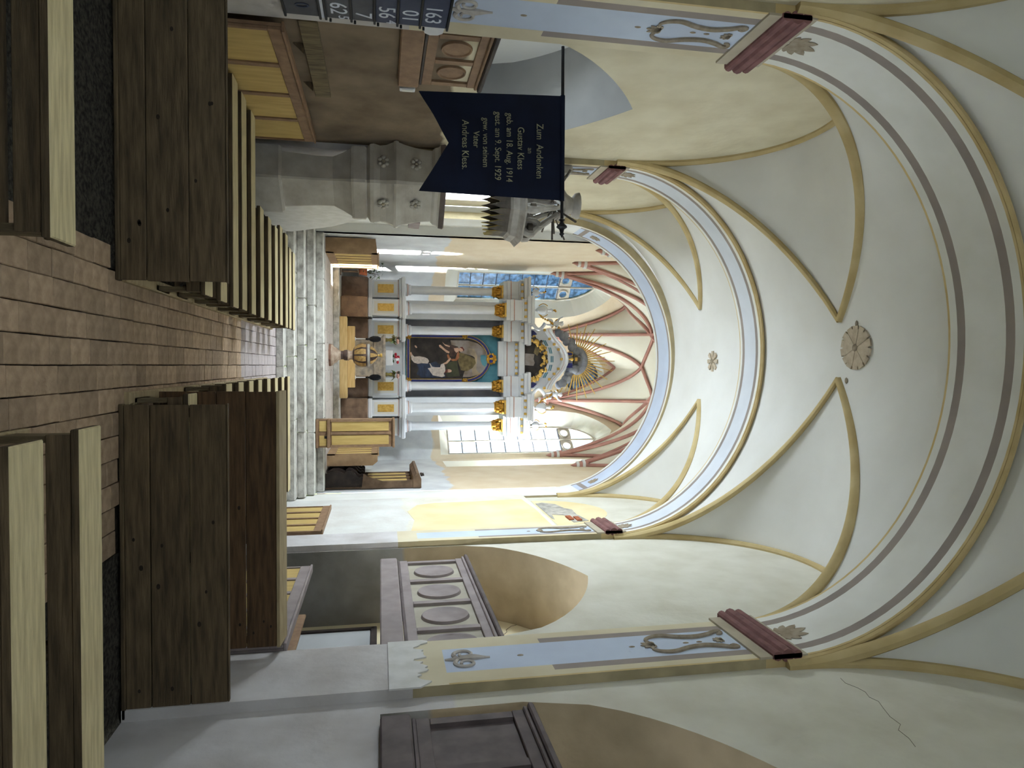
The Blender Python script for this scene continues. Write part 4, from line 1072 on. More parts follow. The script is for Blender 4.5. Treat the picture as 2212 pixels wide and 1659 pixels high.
# ---------------------------------------------------------------- the altar
XA = -.225
alt = thing('altar', 'white baroque altar with six columns, gilt capitals and a painted panel', 'altar', (XA, 22.0, 1.06))
def B(x0, x1, y0, y1, z0, z1, m, name, bev=.01, par=None):
    return MB().bbox(XA+x0, XA+x1, y0, y1, z0, z1, m, bev).build(name, par or alt, world=True) if par is None else MB().bbox(x0, x1, y0, y1, z0, z1, m, bev).build(name, par)
COLS = [(2.13, 21.98, .135), (1.51, 21.42, .145), (.87, 21.92, .135)]
PW_ = [.31, .28, .31]
for (o, yc, r), hw in zip(COLS, PW_):
    for s in (-1, 1):
        x = s*o
        B(x-hw-.02, x+hw+.02, yc-.36, 22.75, 1.06, 1.84, 'altar_stone', 'plinth_block', .02)
        B(x-hw, x+hw, yc-.3, 22.7, 1.84, 1.97, 'altar_white', 'pedestal_base', .02)
        B(x-hw+.04, x+hw-.04, yc-.26, 22.65, 1.97, 2.78, 'altar_white', 'pedestal', .008)
        fb = MB(); w2, z0, z1, yf = hw-.1, 2.03, 2.72, yc-.262
        fb.box(XA+x-w2, XA+x+w2, yf-.008, yf, z0, z1, 'white_band'); fb.build('panel_field', alt, world=True)
        B(x-w2*.62, x+w2*.62, yf-.02, yf-.006, 2.13, 2.61, 'gilt_flat', 'gilt_panel', .004)
        B(x-hw+.03, x+hw-.03, yc-.275, 22.66, 2.74, 2.76, 'pink_line', 'pink_line', .004)
        B(x-hw-.01, x+hw+.01, yc-.32, 22.7, 2.78, 2.84, 'altar_white', 'pedestal_cornice', .015)
        B(x-hw-.05, x+hw+.05, yc-.37, 22.72, 2.84, 2.97, 'altar_white', 'pedestal_cornice', .03)
        c = (XA+x, yc, 0)
        MB().lathe([(r*1.45, 2.97), (r*1.45, 3.02), (r*1.35, 3.05), (r*1.12, 3.07), (r*1.25, 3.11), (r*1.2, 3.14), (r*1.03, 3.16)], c, 20, 'altar_white').build('column_base', alt, world=True, smooth=True)
        MB().lathe([(r*1.42, 3.035), (r*1.44, 3.045), (r*1.36, 3.06)], c, 20, 'pink_line').build('base_ring', alt, world=True, smooth=True)
        MB().lathe([(r*1.02, 3.15), (r, 3.3), (r, 4.2), (r*.9, 5.66), (r*.98, 5.69), (r*.98, 5.71)], c, 22, 'altar_white').build('column_shaft', alt, world=True, smooth=True)
        mb = MB(); mb.lathe([(r*1.0, 5.69), (r*1.06, 5.71), (r*.92, 5.74), (r*.95, 5.85), (r*1.2, 5.95), (r*1.3, 5.97)], c, 16, 'gilt')
        for k in range(8):
            a = k*PI/4; mb.ell((c[0]+r*1.05*math.cos(a), c[1]+r*1.05*math.sin(a), 5.8), (.035, .035, .07), 'gilt', 6, 5)
            a += PI/8; mb.ell((c[0]+r*1.22*math.cos(a), c[1]+r*1.22*math.sin(a), 5.89), (.04, .04, .06), 'gilt', 6, 5)
        for sx in (-1, 1):
            for sy in (-1, 1): mb.lathe([(.01, -.05), (.05, -.03), (.05, .03), (.01, .05)], (c[0]+sx*r*1.15, c[1]+sy*r*1.15, 5.95), 8, 'gilt')
        mb.build('capital', alt, world=True, smooth=True)
        B(x-r*1.5, x+r*1.5, yc-r*1.5, yc+r*1.5, 5.99, 6.05, 'gilt_flat', 'abacus', .012)
# brown stone base between the pedestals and behind the table
B(-2.4, 2.4, 22.3, 22.85, 1.06, 1.9, 'altar_stone', 'plinth_block', .01)
for s in (-1, 1):
    B(min(s*.58, s*1.24), max(s*.58, s*1.24), 22.42, 22.55, 2.97, 6.06, 'niche_shade', 'back_panel')
    B(min(s*1.22, s*1.42), max(s*1.22, s*1.42), 21.75, 22.5, 2.97, 6.06, 'altar_white', 'pilaster')
    B(min(s*1.62, s*1.8), max(s*1.62, s*1.8), 21.95, 22.5, 2.97, 6.06, 'altar_white', 'pilaster')
B(-.95, .95, 22.5, 22.75, 1.84, 6.1, 'altar_white', 'back_panel')
B(-.6, .6, 22.2, 22.5, 1.84, 2.93, 'altar_white', 'predella', .01)
B(-.62, .62, 22.15, 22.5, 2.9, 2.98, 'altar_white', 'predella_cornice', .02)
B(-.8, .8, 22.2, 22.5, 2.98, 6.0, 'teal_field', 'picture_field', .004)
# entablature: each section follows the step of the columns below it
SEG = [(1.82, 2.46, 21.78), (1.2, 1.82, 21.22), (.56, 1.2, 21.72), (-.56, .56, 22.02)]
def entab(x0, x1, yf):
    B(x0, x1, yf, 22.6, 6.05, 6.17, 'altar_white', 'architrave', .006)
    B(x0-.015, x1+.015, yf-.025, 22.6, 6.17, 6.28, 'altar_white', 'architrave', .006)
    B(x0-.02, x1+.02, yf-.035, 22.6, 6.28, 6.305, 'pink_line', 'dentil_line', .004)
    B(x0, x1, yf-.005, 22.6, 6.305, 6.55, 'altar_white', 'frieze', .006)
    B(x0-.04, x1+.04, yf-.06, 22.6, 6.55, 6.6, 'altar_white', 'bed_moulding', .015)
    nb = max(2, int((x1-x0)/.2)); 
    for k in range(nb):
        x = x0+(x1-x0)*(k+.5)/nb
        B(x-.035, x+.035, yf-.13, yf-.06, 6.6, 6.68, 'gilt_flat', 'gilt_block', .01)
    B(x0-.03, x1+.03, yf-.07, 22.6, 6.6, 6.69, 'altar_white', 'bed_moulding', .006)
    B(x0-.1, x1+.1, yf-.2, 22.6, 6.69, 6.8, 'altar_white', 'cornice', .012)
    B(x0-.14, x1+.14, yf-.25, 22.6, 6.8, 6.9, 'altar_white', 'cornice', .03)
for a, b, y in SEG[:3]:
    entab(a, b, y); entab(-b, -a, y)
a, b, y = SEG[3]
B(a, b, y, 22.6, 5.93, 6.12, 'altar_white', 'architrave', .006); B(a, b, y-.03, 22.6, 6.12, 6.2, 'altar_white', 'architrave', .006)
B(a, b, y-.04, 22.6, 6.2, 6.225, 'pink_line', 'dentil_line', .004); B(a, b, y, 22.6, 6.225, 6.46, 'altar_white', 'frieze', .006)
for k in range(6):
    x = a+(b-a)*(k+.5)/6; B(x-.035, x+.035, y-.12, y-.05, 6.47, 6.55, 'gilt_flat', 'gilt_block', .01)
B(a, b, y-.06, 22.6, 6.46, 6.57, 'altar_white', 'bed_moulding', .01); B(a, b, y-.22, 22.6, 6.57, 6.76, 'altar_white', 'cornice', .03)

# ---------------------------------------------------------------- the altar picture
pic = thing('altar_painting', 'dark arched oil painting of a kneeling and a reaching figure in a blue frame', 'painting', (XA, 22.16, 3.02))
def arch_line(hw, zb, zs, top, n=18):
    P = [(-hw, zb), (hw, zb), (hw, zs)]
    P += [(hw*math.cos(PI*i/n), zs+(top-zs)*math.sin(PI*i/n)) for i in range(1, n)]
    return P+[(-hw, zs)]
for hw, zb, top, d, m_, nm in ((.755, 0, 2.68, .045, 'gilt_flat', 'frame_edge'), (.735, .02, 2.66, .07, 'enamel_blue', 'frame'), (.665, .09, 2.585, .075, 'gilt_flat', 'frame_slip')):
    mb = MB(); mb.extrude_poly(arch_line(hw, zb, 1.84, top), lambda u, v: (u, -d, v), lambda u, v: (u, 0, v), m_); mb.build(nm, pic)
mb = MB(); mb.extrude_poly(arch_line(.648, .107, 1.84, 2.565), lambda u, v: (u, -.08, v), lambda u, v: (u, 0, v), 'paint_dark'); canvas = mb.build('canvas', pic)
def pc(x, y): return ((y/9.217-74.0)/69.5, (x/9.217-20)*.01467)
lay = [0]
def paint(pts, m_):
    lay[0] += 1; d = .081+.0006*lay[0]
    mb = MB(); mb.extrude_poly([pc(*p) for p in pts], lambda u, v: (u, -d, v), lambda u, v: (u, -.079, v), m_); mb.build('painted_shape', canvas)
def oval(cx_, cy_, rx, ry, m_, rot=0):
    paint([(cx_+rx*math.cos(a)*math.cos(rot)-ry*math.sin(a)*math.sin(rot), cy_+rx*math.cos(a)*math.sin(rot)+ry*math.sin(a)*math.cos(rot)) for a in [2*PI*i/14 for i in range(14)]], m_)
paint([(1050, 310), (1400, 312), (1600, 370), (1730, 470), (1790, 600), (1790, 820), (1720, 930), (1600, 1020), (1420, 1060), (1300, 1060), (1330, 950), (1560, 800), (1540, 640), (1250, 560), (1200, 440), (1070, 400)], 'paint_cloud')
paint([(1400, 470), (1530, 480), (1590, 640), (1570, 900), (1640, 990), (1500, 1040), (1480, 880), (1560, 780), (1540, 660), (1460, 600)], 'paint_mist')
paint([(1660, 610), (1740, 600), (1782, 640), (1788, 780), (1750, 850), (1690, 800), (1660, 720)], 'teal_field')
paint([(370, 790), (640, 780), (760, 740), (960, 900), (950, 1070), (480, 1070), (380, 1000), (420, 900)], 'paint_sea')
paint([(250, 570), (272, 552), (300, 610), (335, 650), (430, 640), (540, 660), (600, 690), (626, 740), (600, 790), (480, 780), (400, 792), (330, 770), (280, 710), (268, 650)], 'robe_white')
paint([(250, 570), (272, 552), (300, 612), (270, 640)], 'skin_paint')
oval(365, 447, 32, 16, 'skin_paint', .9)
paint([(1000, 760), (1180, 730), (1210, 900), (1240, 1040), (1000, 1060), (960, 940)], 'paint_green')
paint([(1220, 560), (1320, 578), (1460, 640), (1545, 690), (1562, 770), (1500, 870), (1380, 940), (1260, 920), (1205, 740)], 'cloak_olive')
paint([(870, 440), (1000, 395), (1110, 418), (1205, 462), (1190, 560), (1120, 640), (1040, 640), (1030, 545), (950, 490)], 'robe_dark')
paint([(980, 610), (1010, 585), (1050, 690), (1150, 690), (1185, 570), (1222, 530), (1228, 650), (1180, 728), (1100, 735), (1000, 690)], 'robe_orange')
paint([(1120, 472), (1200, 458), (1235, 500), (1205, 545), (1165, 562), (1130, 520)], 'skin_paint')
oval(1262, 502, 44, 40, 'skin_paint'); paint([(1235, 450), (1290, 440), (1330, 500), (1310, 535), (1295, 490), (1255, 465)], 'paint_hair')
paint([(820, 412), (848, 402), (950, 496), (1030, 545), (1024, 576), (970, 562), (880, 486), (830, 450)], 'skin_paint')
paint([(888, 345), (930, 388), (1042, 428), (1030, 450), (950, 426), (908, 384)], 'skin_paint')
paint([(600, 885), (660, 868), (642, 800), (618, 785), (652, 788), (690, 850), (760, 862), (846, 862), (862, 800), (920, 780), (945, 860), (948, 955), (920, 992), (942, 1042), (880, 1062), (780, 1042), (700, 1024), (640, 940)], 'robe_white')
paint([(905, 782), (960, 755), (1008, 700), (1048, 660), (1062, 690), (1040, 725), (985, 785), (940, 800)], 'skin_paint')
oval(1018, 934, 58, 34, 'skin_paint'); paint([(965, 905), (1000, 900), (995, 960), (960, 972), (915, 990), (940, 950)], 'paint_hair')
def acanthus(x, z, r, par, n=7, m_='gilt'):
    mb = MB()
    for k in range(n):
        a = 2*PI*k/n; mb.ell((x+r*.62*math.cos(a), -.09, z+r*.62*math.sin(a)), (r*.34, .03, r*.26), m_, 8, 6)
    mb.ell((x, -.1, z), (r*.4, .04, r*.4), m_, 8, 6); return mb.build('gilt_ornament', par, smooth=True)
for x, z in ((-.7, .06), (.7, .06), (-.72, 1.84), (.72, 1.84)): acanthus(x, z, .11, pic)
acanthus(0, 2.7, .2, pic, 9)
for s in (-1, 1): MB().lathe([(.02, -.01), (.06, 0), (.05, .012)], (0, 0, 0), 10, 'enamel_blue').build('enamel_eye', pic).matrix_local = Matrix.Translation((s*.075, -.12, 2.68))@Matrix.Rotation(PI/2, 4, 'X')

# ---------------------------------------------------------------- upper storey of the altar
Yt = 21.9
up_prof = [(-.98, 7.52), (-.86, 7.56), (-.68, 7.68), (-.5, 7.84), (-.33, 7.98), (-.15, 8.06), (0, 8.08)]
up_prof = up_prof+[(-a, b) for a, b in reversed(up_prof[:-1])]
body = [(-.98, 6.76), (.98, 6.76)]+[(a*.98, b) for a, b in reversed(up_prof)]
MB().extrude_poly(body, lambda u, v: (XA+u, Yt+.05, v), lambda u, v: (XA+u, Yt+.4, v), 'altar_white').build('upper_panel', alt, world=True)
sec = [(-.14, 0), (-.16, .05), (-.2, .07), (-.2, .12), (-.24, .14), (-.24, .19), (.3, .19), (.3, 0)]
mb = MB(); P = [(XA+a, Yt, b-.1) for a, b in up_prof]
mb.sweep(P, sec, [((0, 1, 0), (0, 0, 1))]*len(P), 'altar_white', closed_sec=True); mb.build('curved_pediment', alt, world=True)
mb = MB(); mb.sweep([(x, y-.005, z+.055) for x, y, z in P], [(-.2, 0), (-.2, .012)], [((0, 1, 0), (0, 0, 1))]*len(P), 'pink_line'); mb.build('pink_line', alt, world=True)
for a, b in [up_prof[i] for i in (0, 2, 3, 4, 6, 8, 9, 10, 12)]:
    B(a*.95-.04, a*.95+.04, Yt-.2, Yt-.12, b-.17, b-.09, 'gilt_flat', 'gilt_block', .012)
for a, b, rot in ((-.52, 7.5, .5), (-.28, 7.66, .25), (0, 7.72, 0), (.28, 7.66, -.25), (.52, 7.5, -.5)):
    for k in (0, 1):
        c_, s_ = math.cos(rot), math.sin(rot); mb = MB(); dz = -.055*k
        q = [(-.1, -.017), (.1, -.017), (.1, .017), (-.1, .017)]
        mb.extrude_poly([(a+u*c_-v*s_+0*dz, b+dz+u*s_+v*c_) for u, v in q], lambda u, v: (XA+u, Yt+.04, v), lambda u, v: (XA+u, Yt+.05, v), 'teal_field'); mb.build('blue_dash', alt, world=True)
up_ = thing('upper_painting', 'small dark painting in a carved gilt cartouche above the altar cornice', 'painting', (XA, Yt, 6.77))
MB().extrude_poly([(-.72, 0), (.72, 0), (.66, .42), (.45, .64), (.2, .74), (0, .77), (-.2, .74), (-.45, .64), (-.66, .42)], lambda u, v: (u, .02, v), lambda u, v: (u, .05, v), 'paint_dark').build('canvas', up_)
MB().extrude_poly([(-.18, .02), (.2, .02), (.22, .3), (.12, .34), (.0, .3), (-.16, .33)], lambda u, v: (u, .012, v), lambda u, v: (u, .02, v), 'paint_cloud').build('painted_shape', up_)
MB().extrude_poly([(-.42, .36), (-.2, .3), (-.1, .42), (-.3, .52)], lambda u, v: (u, .012, v), lambda u, v: (u, .02, v), 'cloak_olive').build('painted_shape', up_)
rg = random.Random(3)
for k in range(15):
    a = PI*k/14; x, z = .66*math.cos(a), .14+.52*math.sin(a)
    mb = MB()
    for _ in range(6): mb.ell((x+rg.uniform(-.09, .09), -.01+rg.uniform(-.02, .02), z+rg.uniform(-.07, .09)), (rg.uniform(.04, .08), .03, rg.uniform(.03, .07)), 'gilt_flat' if rg.random() > .35 else 'canopy_dark', 7, 5)
    mb.build('gilt_carving', up_, smooth=True)
for s in (-1, 1):
    MB().extrude_poly([(s*.78, .02), (s*.96, .02), (s*.92, .3), (s*.8, .42), (s*.72, .2)], lambda u, v: (u, .03, v), lambda u, v: (u, .05, v), 'enamel_blue').build('blue_inlay', up_)
    # S-shaped white volutes at the flanks
    P = []
    for i in range(25):
        t_ = i/24; a = -PI*.5+t_*PI*1.15
        P.append((XA+s*(1.2-.19*math.cos(a)-.02), Yt-.02, 7.22+.24*math.sin(a)*-1))
    P = [(XA+s*1.32, Yt-.02, 6.92), (XA+s*1.24, Yt-.02, 6.98)]+[(XA+s*(1.16-.2*math.sin(PI*i/16)), Yt-.02, 7.02+.42*i/16) for i in range(17)]
    MB().tube(P, .055, 8, 'altar_white').build('volute', alt, world=True, smooth=True)
    MB().lathe([(.02, -.05), (.09, -.04), (.09, .04), (.02, .05)], (XA+s*1.13, Yt-.02, 6.98), 12, 'altar_white').build('volute_eye', alt, world=True, smooth=True)
# clouds, tabernacle with blue banners and the glory of gilded rays
glo = thing('altar_glory', 'ark with blue banners on grey clouds amid a fan of gilded rays', 'altar glory', (XA, 21.95, 8.1))
rg = random.Random(11)
for s in (-1, 1):
    mb = MB()
    for k in range(12):
        t_ = k/11; mb.ell((s*(.25+.62*t_)+rg.uniform(-.05, .05), rg.uniform(-.04, .08), .32-.5*t_**1.5+rg.uniform(-.08, .12)), (.14, .08, .12), 'cloud_grey', 10, 7)
    mb.build('cloud', glo, smooth=True)
mb = MB()
for k in range(16):
    a = PI*(k/15); mb.ell((.36*math.cos(a)+.05, .06, .42+.3*math.sin(a)), (.13, .06, .11), 'cloud_grey', 10, 7)
mb.ell((.05, .09, .42), (.42, .05, .36), 'cloud_grey', 16, 8); mb.build('cloud', glo, smooth=True)
MB().bbox(-.2, .2, -.09, .02, .02, .27, 'cloud_grey', .02).build('ark', glo)
MB().bbox(-.24, -.1, -.12, -.09, .02, .26, 'gilt_flat', .01).build('banner_ground', glo)
MB().extrude_poly([(-.22, .04), (-.17, .02), (-.12, .04), (-.12, .2), (-.17, .25), (-.22, .2)], lambda u, v: (u, -.126, v), lambda u, v: (u, -.12, v), 'enamel_blue').build('blue_banner', glo)
for x in (.12, .2): MB().extrude_poly([(x, 0), (x+.07, 0), (x+.08, .26), (x+.04, .23), (x+.01, .26)], lambda u, v: (u, -.12, v), lambda u, v: (u, -.1, v), 'enamel_blue').build('blue_banner', glo)
MB().lathe([(.06, .04), (.03, .08), (.02, .15), (.05, .2), (.06, .26), (.02, .28)], (0, -.12, 0), 10, 'gilt_flat').build('chalice', glo, smooth=True)
MB().extrude_poly([(-.15, .3), (.15, .3), (.13, .42), (.08, .44), (.06, .52), (-.06, .52), (-.08, .44), (-.13, .42)], lambda u, v: (u, -.1, v), lambda u, v: (u, .0, v), 'canopy_dark').build('tabernacle', glo)
MB().bbox(-.06, .06, -.13, -.1, .33, .42, 'gilt_flat', .012).build('gilt_seal', glo)
rg = random.Random(2)
for k in range(33):
    a = math.radians(-28+236*k/32); L = (1.25 if k % 2 == 0 else .98)+rg.uniform(-.08, .08); r0 = .42
    p0 = (.05+r0*math.cos(a), .05, .42+r0*math.sin(a)*.9); p1 = (.05+L*math.cos(a), .05, .42+L*math.sin(a))
    MB().tube([p0, p1], [.03, .014], 4, 'gilt_flat').build('ray', glo)

# ---------------------------------------------------------------- urns and putti on the cornice
def urn(x, y, z, h, label, kind):
    t = thing('urn', label, 'urn', (x, y, z), 0, 'urns on the altar cornice'); k = h/.5
    MB().lathe([(.08, 0), (.08, .03), (.04, .05), (.025, .1), (.05, .13)], (0, 0, 0), 12, 'altar_white' if kind else 'canopy_dark').build('foot', t, smooth=True)
    MB().lathe([(.05*k, .12*k), (.12*k, .2*k), (.13*k, .3*k), (.1*k, .36*k), (.06*k, .38*k)], (0, 0, 0), 14, 'altar_white').build('bowl', t, smooth=True)
    MB().lathe([(.04*k, .38*k), (.03*k, .45*k), (.05*k, .5*k), (.02*k, .54*k)], (0, 0, 0), 10, 'altar_white').build('neck', t, smooth=True)
    for s in (-1, 1):
        P = [(s*(.11*k+.07*math.sin(PI*i/10)), 0, (.16+.24*i/10)*k) for i in range(11)]
        MB().tube(P, .014, 6, 'gilt').build('handle', t, smooth=True)
    mb = MB(); rr_ = random.Random(int(x*100))
    for _ in range(5): mb.ell((rr_.uniform(-.05, .05), rr_.uniform(-.04, .04), .55*k+rr_.uniform(0, .08)), (.03, .03, .03), 'gilt', 7, 5)
    mb.build('flame', t, smooth=True)
urn(XA-2.13, 21.85, 6.9, .42, 'white urn at the far left end of the altar cornice before the blue window', 0)
urn(XA-1.53, 21.3, 6.9, .6, 'white and gilt urn on the cornice above the second altar column from the left', 1)
urn(XA+1.53, 21.3, 6.9, .56, 'white and gilt urn on the cornice above the second altar column from the right', 1)
urn(XA+2.13, 21.85, 6.9, .45, 'white urn at the right end of the altar cornice before the bright window', 0)
def putto(x, y, z, s, label):
    t = thing('putto', label, 'statue', (x, y, z), 0, 'putti on the curved pediment')
    J = dict(pel=(0, 0, .14), che=(s*.03, 0, .3), nec=(s*.03, 0, .37), hip1=(s*.06, -.03, .13), kn1=(s*.13, -.14, .1), ft1=(s*.16, -.12, -.06), hip2=(-s*.05, -.03, .13), kn2=(-s*.04, -.15, .09), ft2=(-s*.02, -.14, -.08),
             sh1=(s*.1, 0, .33), el1=(s*.19, -.02, .38), ha1=(s*.25, -.03, .5), sh2=(-s*.05, -.01, .33), el2=(-s*.12, -.08, .27), ha2=(-s*.1, -.17, .24))
    E_ = [('pel', 'che'), ('che', 'nec'), ('pel', 'hip1'), ('hip1', 'kn1'), ('kn1', 'ft1'), ('pel', 'hip2'), ('hip2', 'kn2'), ('kn2', 'ft2'), ('che', 'sh1'), ('sh1', 'el1'), ('el1', 'ha1'), ('che', 'sh2'), ('sh2', 'el2'), ('el2', 'ha2')]
    R_ = dict(pel=.075, che=.075, nec=.03, hip1=.055, kn1=.042, ft1=.025, hip2=.055, kn2=.042, ft2=.025, sh1=.035, el1=.028, ha1=.02, sh2=.035, el2=.028, ha2=.02)
    names = list(J); me = bpy.data.meshes.new('body'); me.from_pydata([J[n] for n in names], [(names.index(a), names.index(b)) for a, b in E_], [])
    o = bpy.data.objects.new('body', me); COL.objects.link(o); o.parent = t
    sk = o.modifiers.new('skin', 'SKIN'); o.modifiers.new('sub', 'SUBSURF').levels = 1; o.modifiers['sub'].render_levels = 1
    if not me.skin_vertices: 
        bm = bmesh.new(); bm.from_mesh(me); bm.verts.layers.skin.verify(); bm.to_mesh(me); bm.free()
    for i, n in enumerate(names):
        me.skin_vertices[0].data[i].radius = (R_[n], R_[n]); me.skin_vertices[0].data[i].use_root = (n == 'pel')
    me.materials.append(MATS['altar_white'])
    mb = MB().ell((s*.03, -.01, .44), (.062, .068, .075), 'altar_white', 12, 10); mb.ell((s*.03, -.075, .435), (.012, .014, .014), 'altar_white', 6, 5); mb.build('head', t, smooth=True)
    mb = MB()
    for k in range(9): a = 2*PI*k/9; mb.ell((s*.03+.05*math.cos(a), .01+.05*math.sin(a), .475+.02*(k % 2)), (.03, .03, .025), 'altar_white', 7, 5)
    mb.build('hair', t, smooth=True)
    mb = MB(); mb.tube([(s*.1, -.05, .1), (s*.0, -.1, .12), (-s*.1, -.06, .13)], [.04, .05, .03], 8, 'gilt'); mb.build('loincloth', t, smooth=True)
    for q in (-1, 1): MB().extrude_poly([(0, .3), (.12, .42), (.17, .38), (.14, .3), (.08, .25)], lambda u, v: (s*.03+q*u, .06, v), lambda u, v: (s*.03+q*u, .075, v), 'gilt').build('wing', t)
putto(XA-1.12, 21.78, 7.5, -1, 'white putto seated at the left end of the curved pediment')
putto(XA+1.12, 21.78, 7.48, 1, 'white putto seated at the right end of the curved pediment')
for s, nm in ((-1, 'left'), (1, 'right')):
    P = [(XA+s*(1.2+.33*i/20), 21.65-.25*i/20, 7.55-.35*math.sin(PI*i/20*.85)) for i in range(21)]
    g = thing('garland', 'gilt garland hanging between putto and urn on the %s of the altar top' % nm, 'garland', (XA+s*1.3, 21.6, 7.2))
    for k in range(10):
        p = P[k*2]; MB().ell((p[0]-g.location.x, p[1]-21.6, p[2]-7.2), (.035, .03, .03), 'gilt', 7, 5).build('leaf_bead', g, smooth=True)
    MB().tube([(p[0]-g.location.x, p[1]-21.6, p[2]-7.2) for p in P], .012, 5, 'gilt').build('cord', g, smooth=True)

# ---------------------------------------------------------------- things on and around the altar table
ZT = 2.36
def vase(x, label, m_):
    t = thing('vase', label, 'vase', (x, 21.05, ZT), 0, 'vases on the altar table')
    MB().lathe([(.05, 0), (.06, .03), (.04, .08), (.06, .16), (.055, .2)], (0, 0, 0), 12, 'leaf_dry').build('vessel', t, smooth=True)
    rr_ = random.Random(int(abs(x)*99))
    for k in range(14):
        a = rr_.uniform(0, 2*PI); L = rr_.uniform(.12, .24); c_, s_ = math.cos(a), math.sin(a); z0 = .16+rr_.uniform(0, .06)
        mb = MB(); w = .05
        mb.poly([(0, 0, z0), (c_*L*.5-s_*w, s_*L*.5+c_*w, z0+.07), (c_*L, s_*L, z0+rr_.uniform(-.08, .16)), (c_*L*.5+s_*w, s_*L*.5-c_*w, z0+.06)], m_ if k % 3 else 'leaf'); mb.build('leaf', t)
    for k in range(5):
        a = k*1.26; mb = MB(); mb.ell((.07*math.cos(a), .06*math.sin(a), .36+.03*(k % 2)), (.05, .05, .045), 'canopy_dark' if k % 2 else 'pink_line', 8, 6); mb.build('blossom', t, smooth=True)
vase(XA-.53, 'vase of drooping yellow-green leaves at the left end of the altar table', 'leaf_dry')
vase(XA+.5, 'vase of dark dry leaves at the right end of the altar table', 'leaf_dry')
t = thing('bible', 'pale closed book standing on a rest on the altar table', 'book', (XA+.0, 20.98, ZT))
MB().bbox(-.22, .22, -.05, .05, 0, .2, 'white_paint', .01).build('cover', t); MB().bbox(-.21, .21, -.04, .045, .2, .21, 'number_white', .003).build('pages', t)
t = thing('bouquet', 'small bouquet of red and white flowers on the altar table', 'flowers', (XA+.02, 21.22, ZT))
MB().lathe([(.05, 0), (.07, .1), (.06, .2)], (0, 0, 0), 12, 'leaf').build('pot', t, smooth=True)
rr_ = random.Random(6)
for k in range(12):
    a = rr_.uniform(0, 2*PI); r = rr_.uniform(.02, .16); MB().ell((r*math.cos(a), r*.6*math.sin(a), .25+rr_.uniform(0, .14)), (.05, .045, .04), 'flower_red' if k % 3 else 'flower_white', 8, 6).build('blossom', t, smooth=True)
for k in range(8):
    a = k*.8; MB().poly([(0, 0, .18), (.08*math.cos(a), .08*math.sin(a), .26), (.15*math.cos(a), .15*math.sin(a), .24), (.07*math.cos(a+.4), .07*math.sin(a+.4), .2)], 'leaf').build('leaf', t)
for s, nm in ((-1, 'left'), (1, 'right')):
    t = thing('candle_stand', 'white pole with a black flared shade at the %s side of the altar table' % nm, 'candle stand', (XA+.02+s*.56, 20.72, 1.484), 0, 'candle stands beside the altar table')
    MB().lathe([(.05, 0), (.05, .02), (.018, .03), (.018, .3)], (0, 0, 0), 10, 'white_paint').build('pole', t, smooth=True)
    MB().lathe([(.02, .3), (.025, .4), (.06, .44), (.09, .52), (.085, .66), (.04, .74)], (0, 0, 0), 12, 'black_cloth').build('shade', t, smooth=True)

# ---------------------------------------------------------------- baptismal font
f = thing('baptismal_font', 'carved goblet-shaped baptismal font with a domed gilt cover', 'font', (-.26, 18.62, ZF))
MB().lathe([(.31, 0), (.31, .05), (.29, .06)], (0, 0, 0), 8, 'font_brown', rot=PI/8).build('plinth', f)
MB().lathe([(.28, .06), (.27, .1), (.22, .13), (.2, .18), (.13, .24), (.115, .3)], (0, 0, 0), 16, 'font_stone').build('foot', f, smooth=True)
MB().lathe([(.11, .3), (.11, .36), (.13, .38), (.14, .44), (.13, .47)], (0, 0, 0), 16, 'font_dark').build('knop', f, smooth=True)
MB().lathe([(.14, .47), (.145, .49), (.12, .51), (.11, .56), (.13, .6)], (0, 0, 0), 16, 'font_stone').build('stem', f, smooth=True)
MB().lathe([(.12, .6), (.2, .63), (.27, .72), (.3, .84), (.295, .93), (.28, .97)], (0, 0, 0), 24, 'font_dark').build('bowl', f, smooth=True)
for k in range(10):
    a0 = 2*PI*k/10
    mb = MB(); P = [(.125, .61), (.21, .645), (.28, .735), (.31, .845), (.3, .94)]
    L_ = []
    for r_, z in P:
        w = .11 if z < .9 else .09
        L_.append([(r_*1.03*math.cos(a0+d*w*2.2), r_*1.03*math.sin(a0+d*w*2.2), z) for d in (-1, -.5, 0, .5, 1)])
    vs = [v for row in L_ for v in row]; mb.add(vs, [(i*5+j, i*5+j+1, (i+1)*5+j+1, (i+1)*5+j) for i in range(4) for j in range(4)], 'font_gold'); mb.build('gilt_lobe', f, smooth=True)
MB().lathe([(.27, .97), (.3, .98), (.3, 1.03), (.27, 1.04)], (0, 0, 0), 24, 'canopy_wood').build('rim_band', f, smooth=True)
MB().lathe([(.24, 1.04), (.22, 1.1), (.16, 1.17), (.08, 1.22), (.035, 1.24)], (0, 0, 0), 24, 'font_dark').build('cover', f, smooth=True)
for k in range(8):
    a0 = 2*PI*k/8; mb = MB(); P = [(.265, 1.05), (.25, 1.1), (.18, 1.17), (.09, 1.222)]; vs = []
    for r_, z in P: vs += [(r_*1.03*math.cos(a0+d*.2), r_*1.03*math.sin(a0+d*.2), z+.004) for d in (-1, 0, 1)]
    mb.add(vs, [(i*3+j, i*3+j+1, (i+1)*3+j+1, (i+1)*3+j) for i in range(3) for j in range(2)], 'font_gold'); mb.build('gilt_lobe', f, smooth=True)
MB().lathe([(.03, 1.24), (.025, 1.29), (.05, 1.31), (.05, 1.35), (.02, 1.36)], (0, 0, 0), 10, 'gilt_flat').build('knob', f, smooth=True)

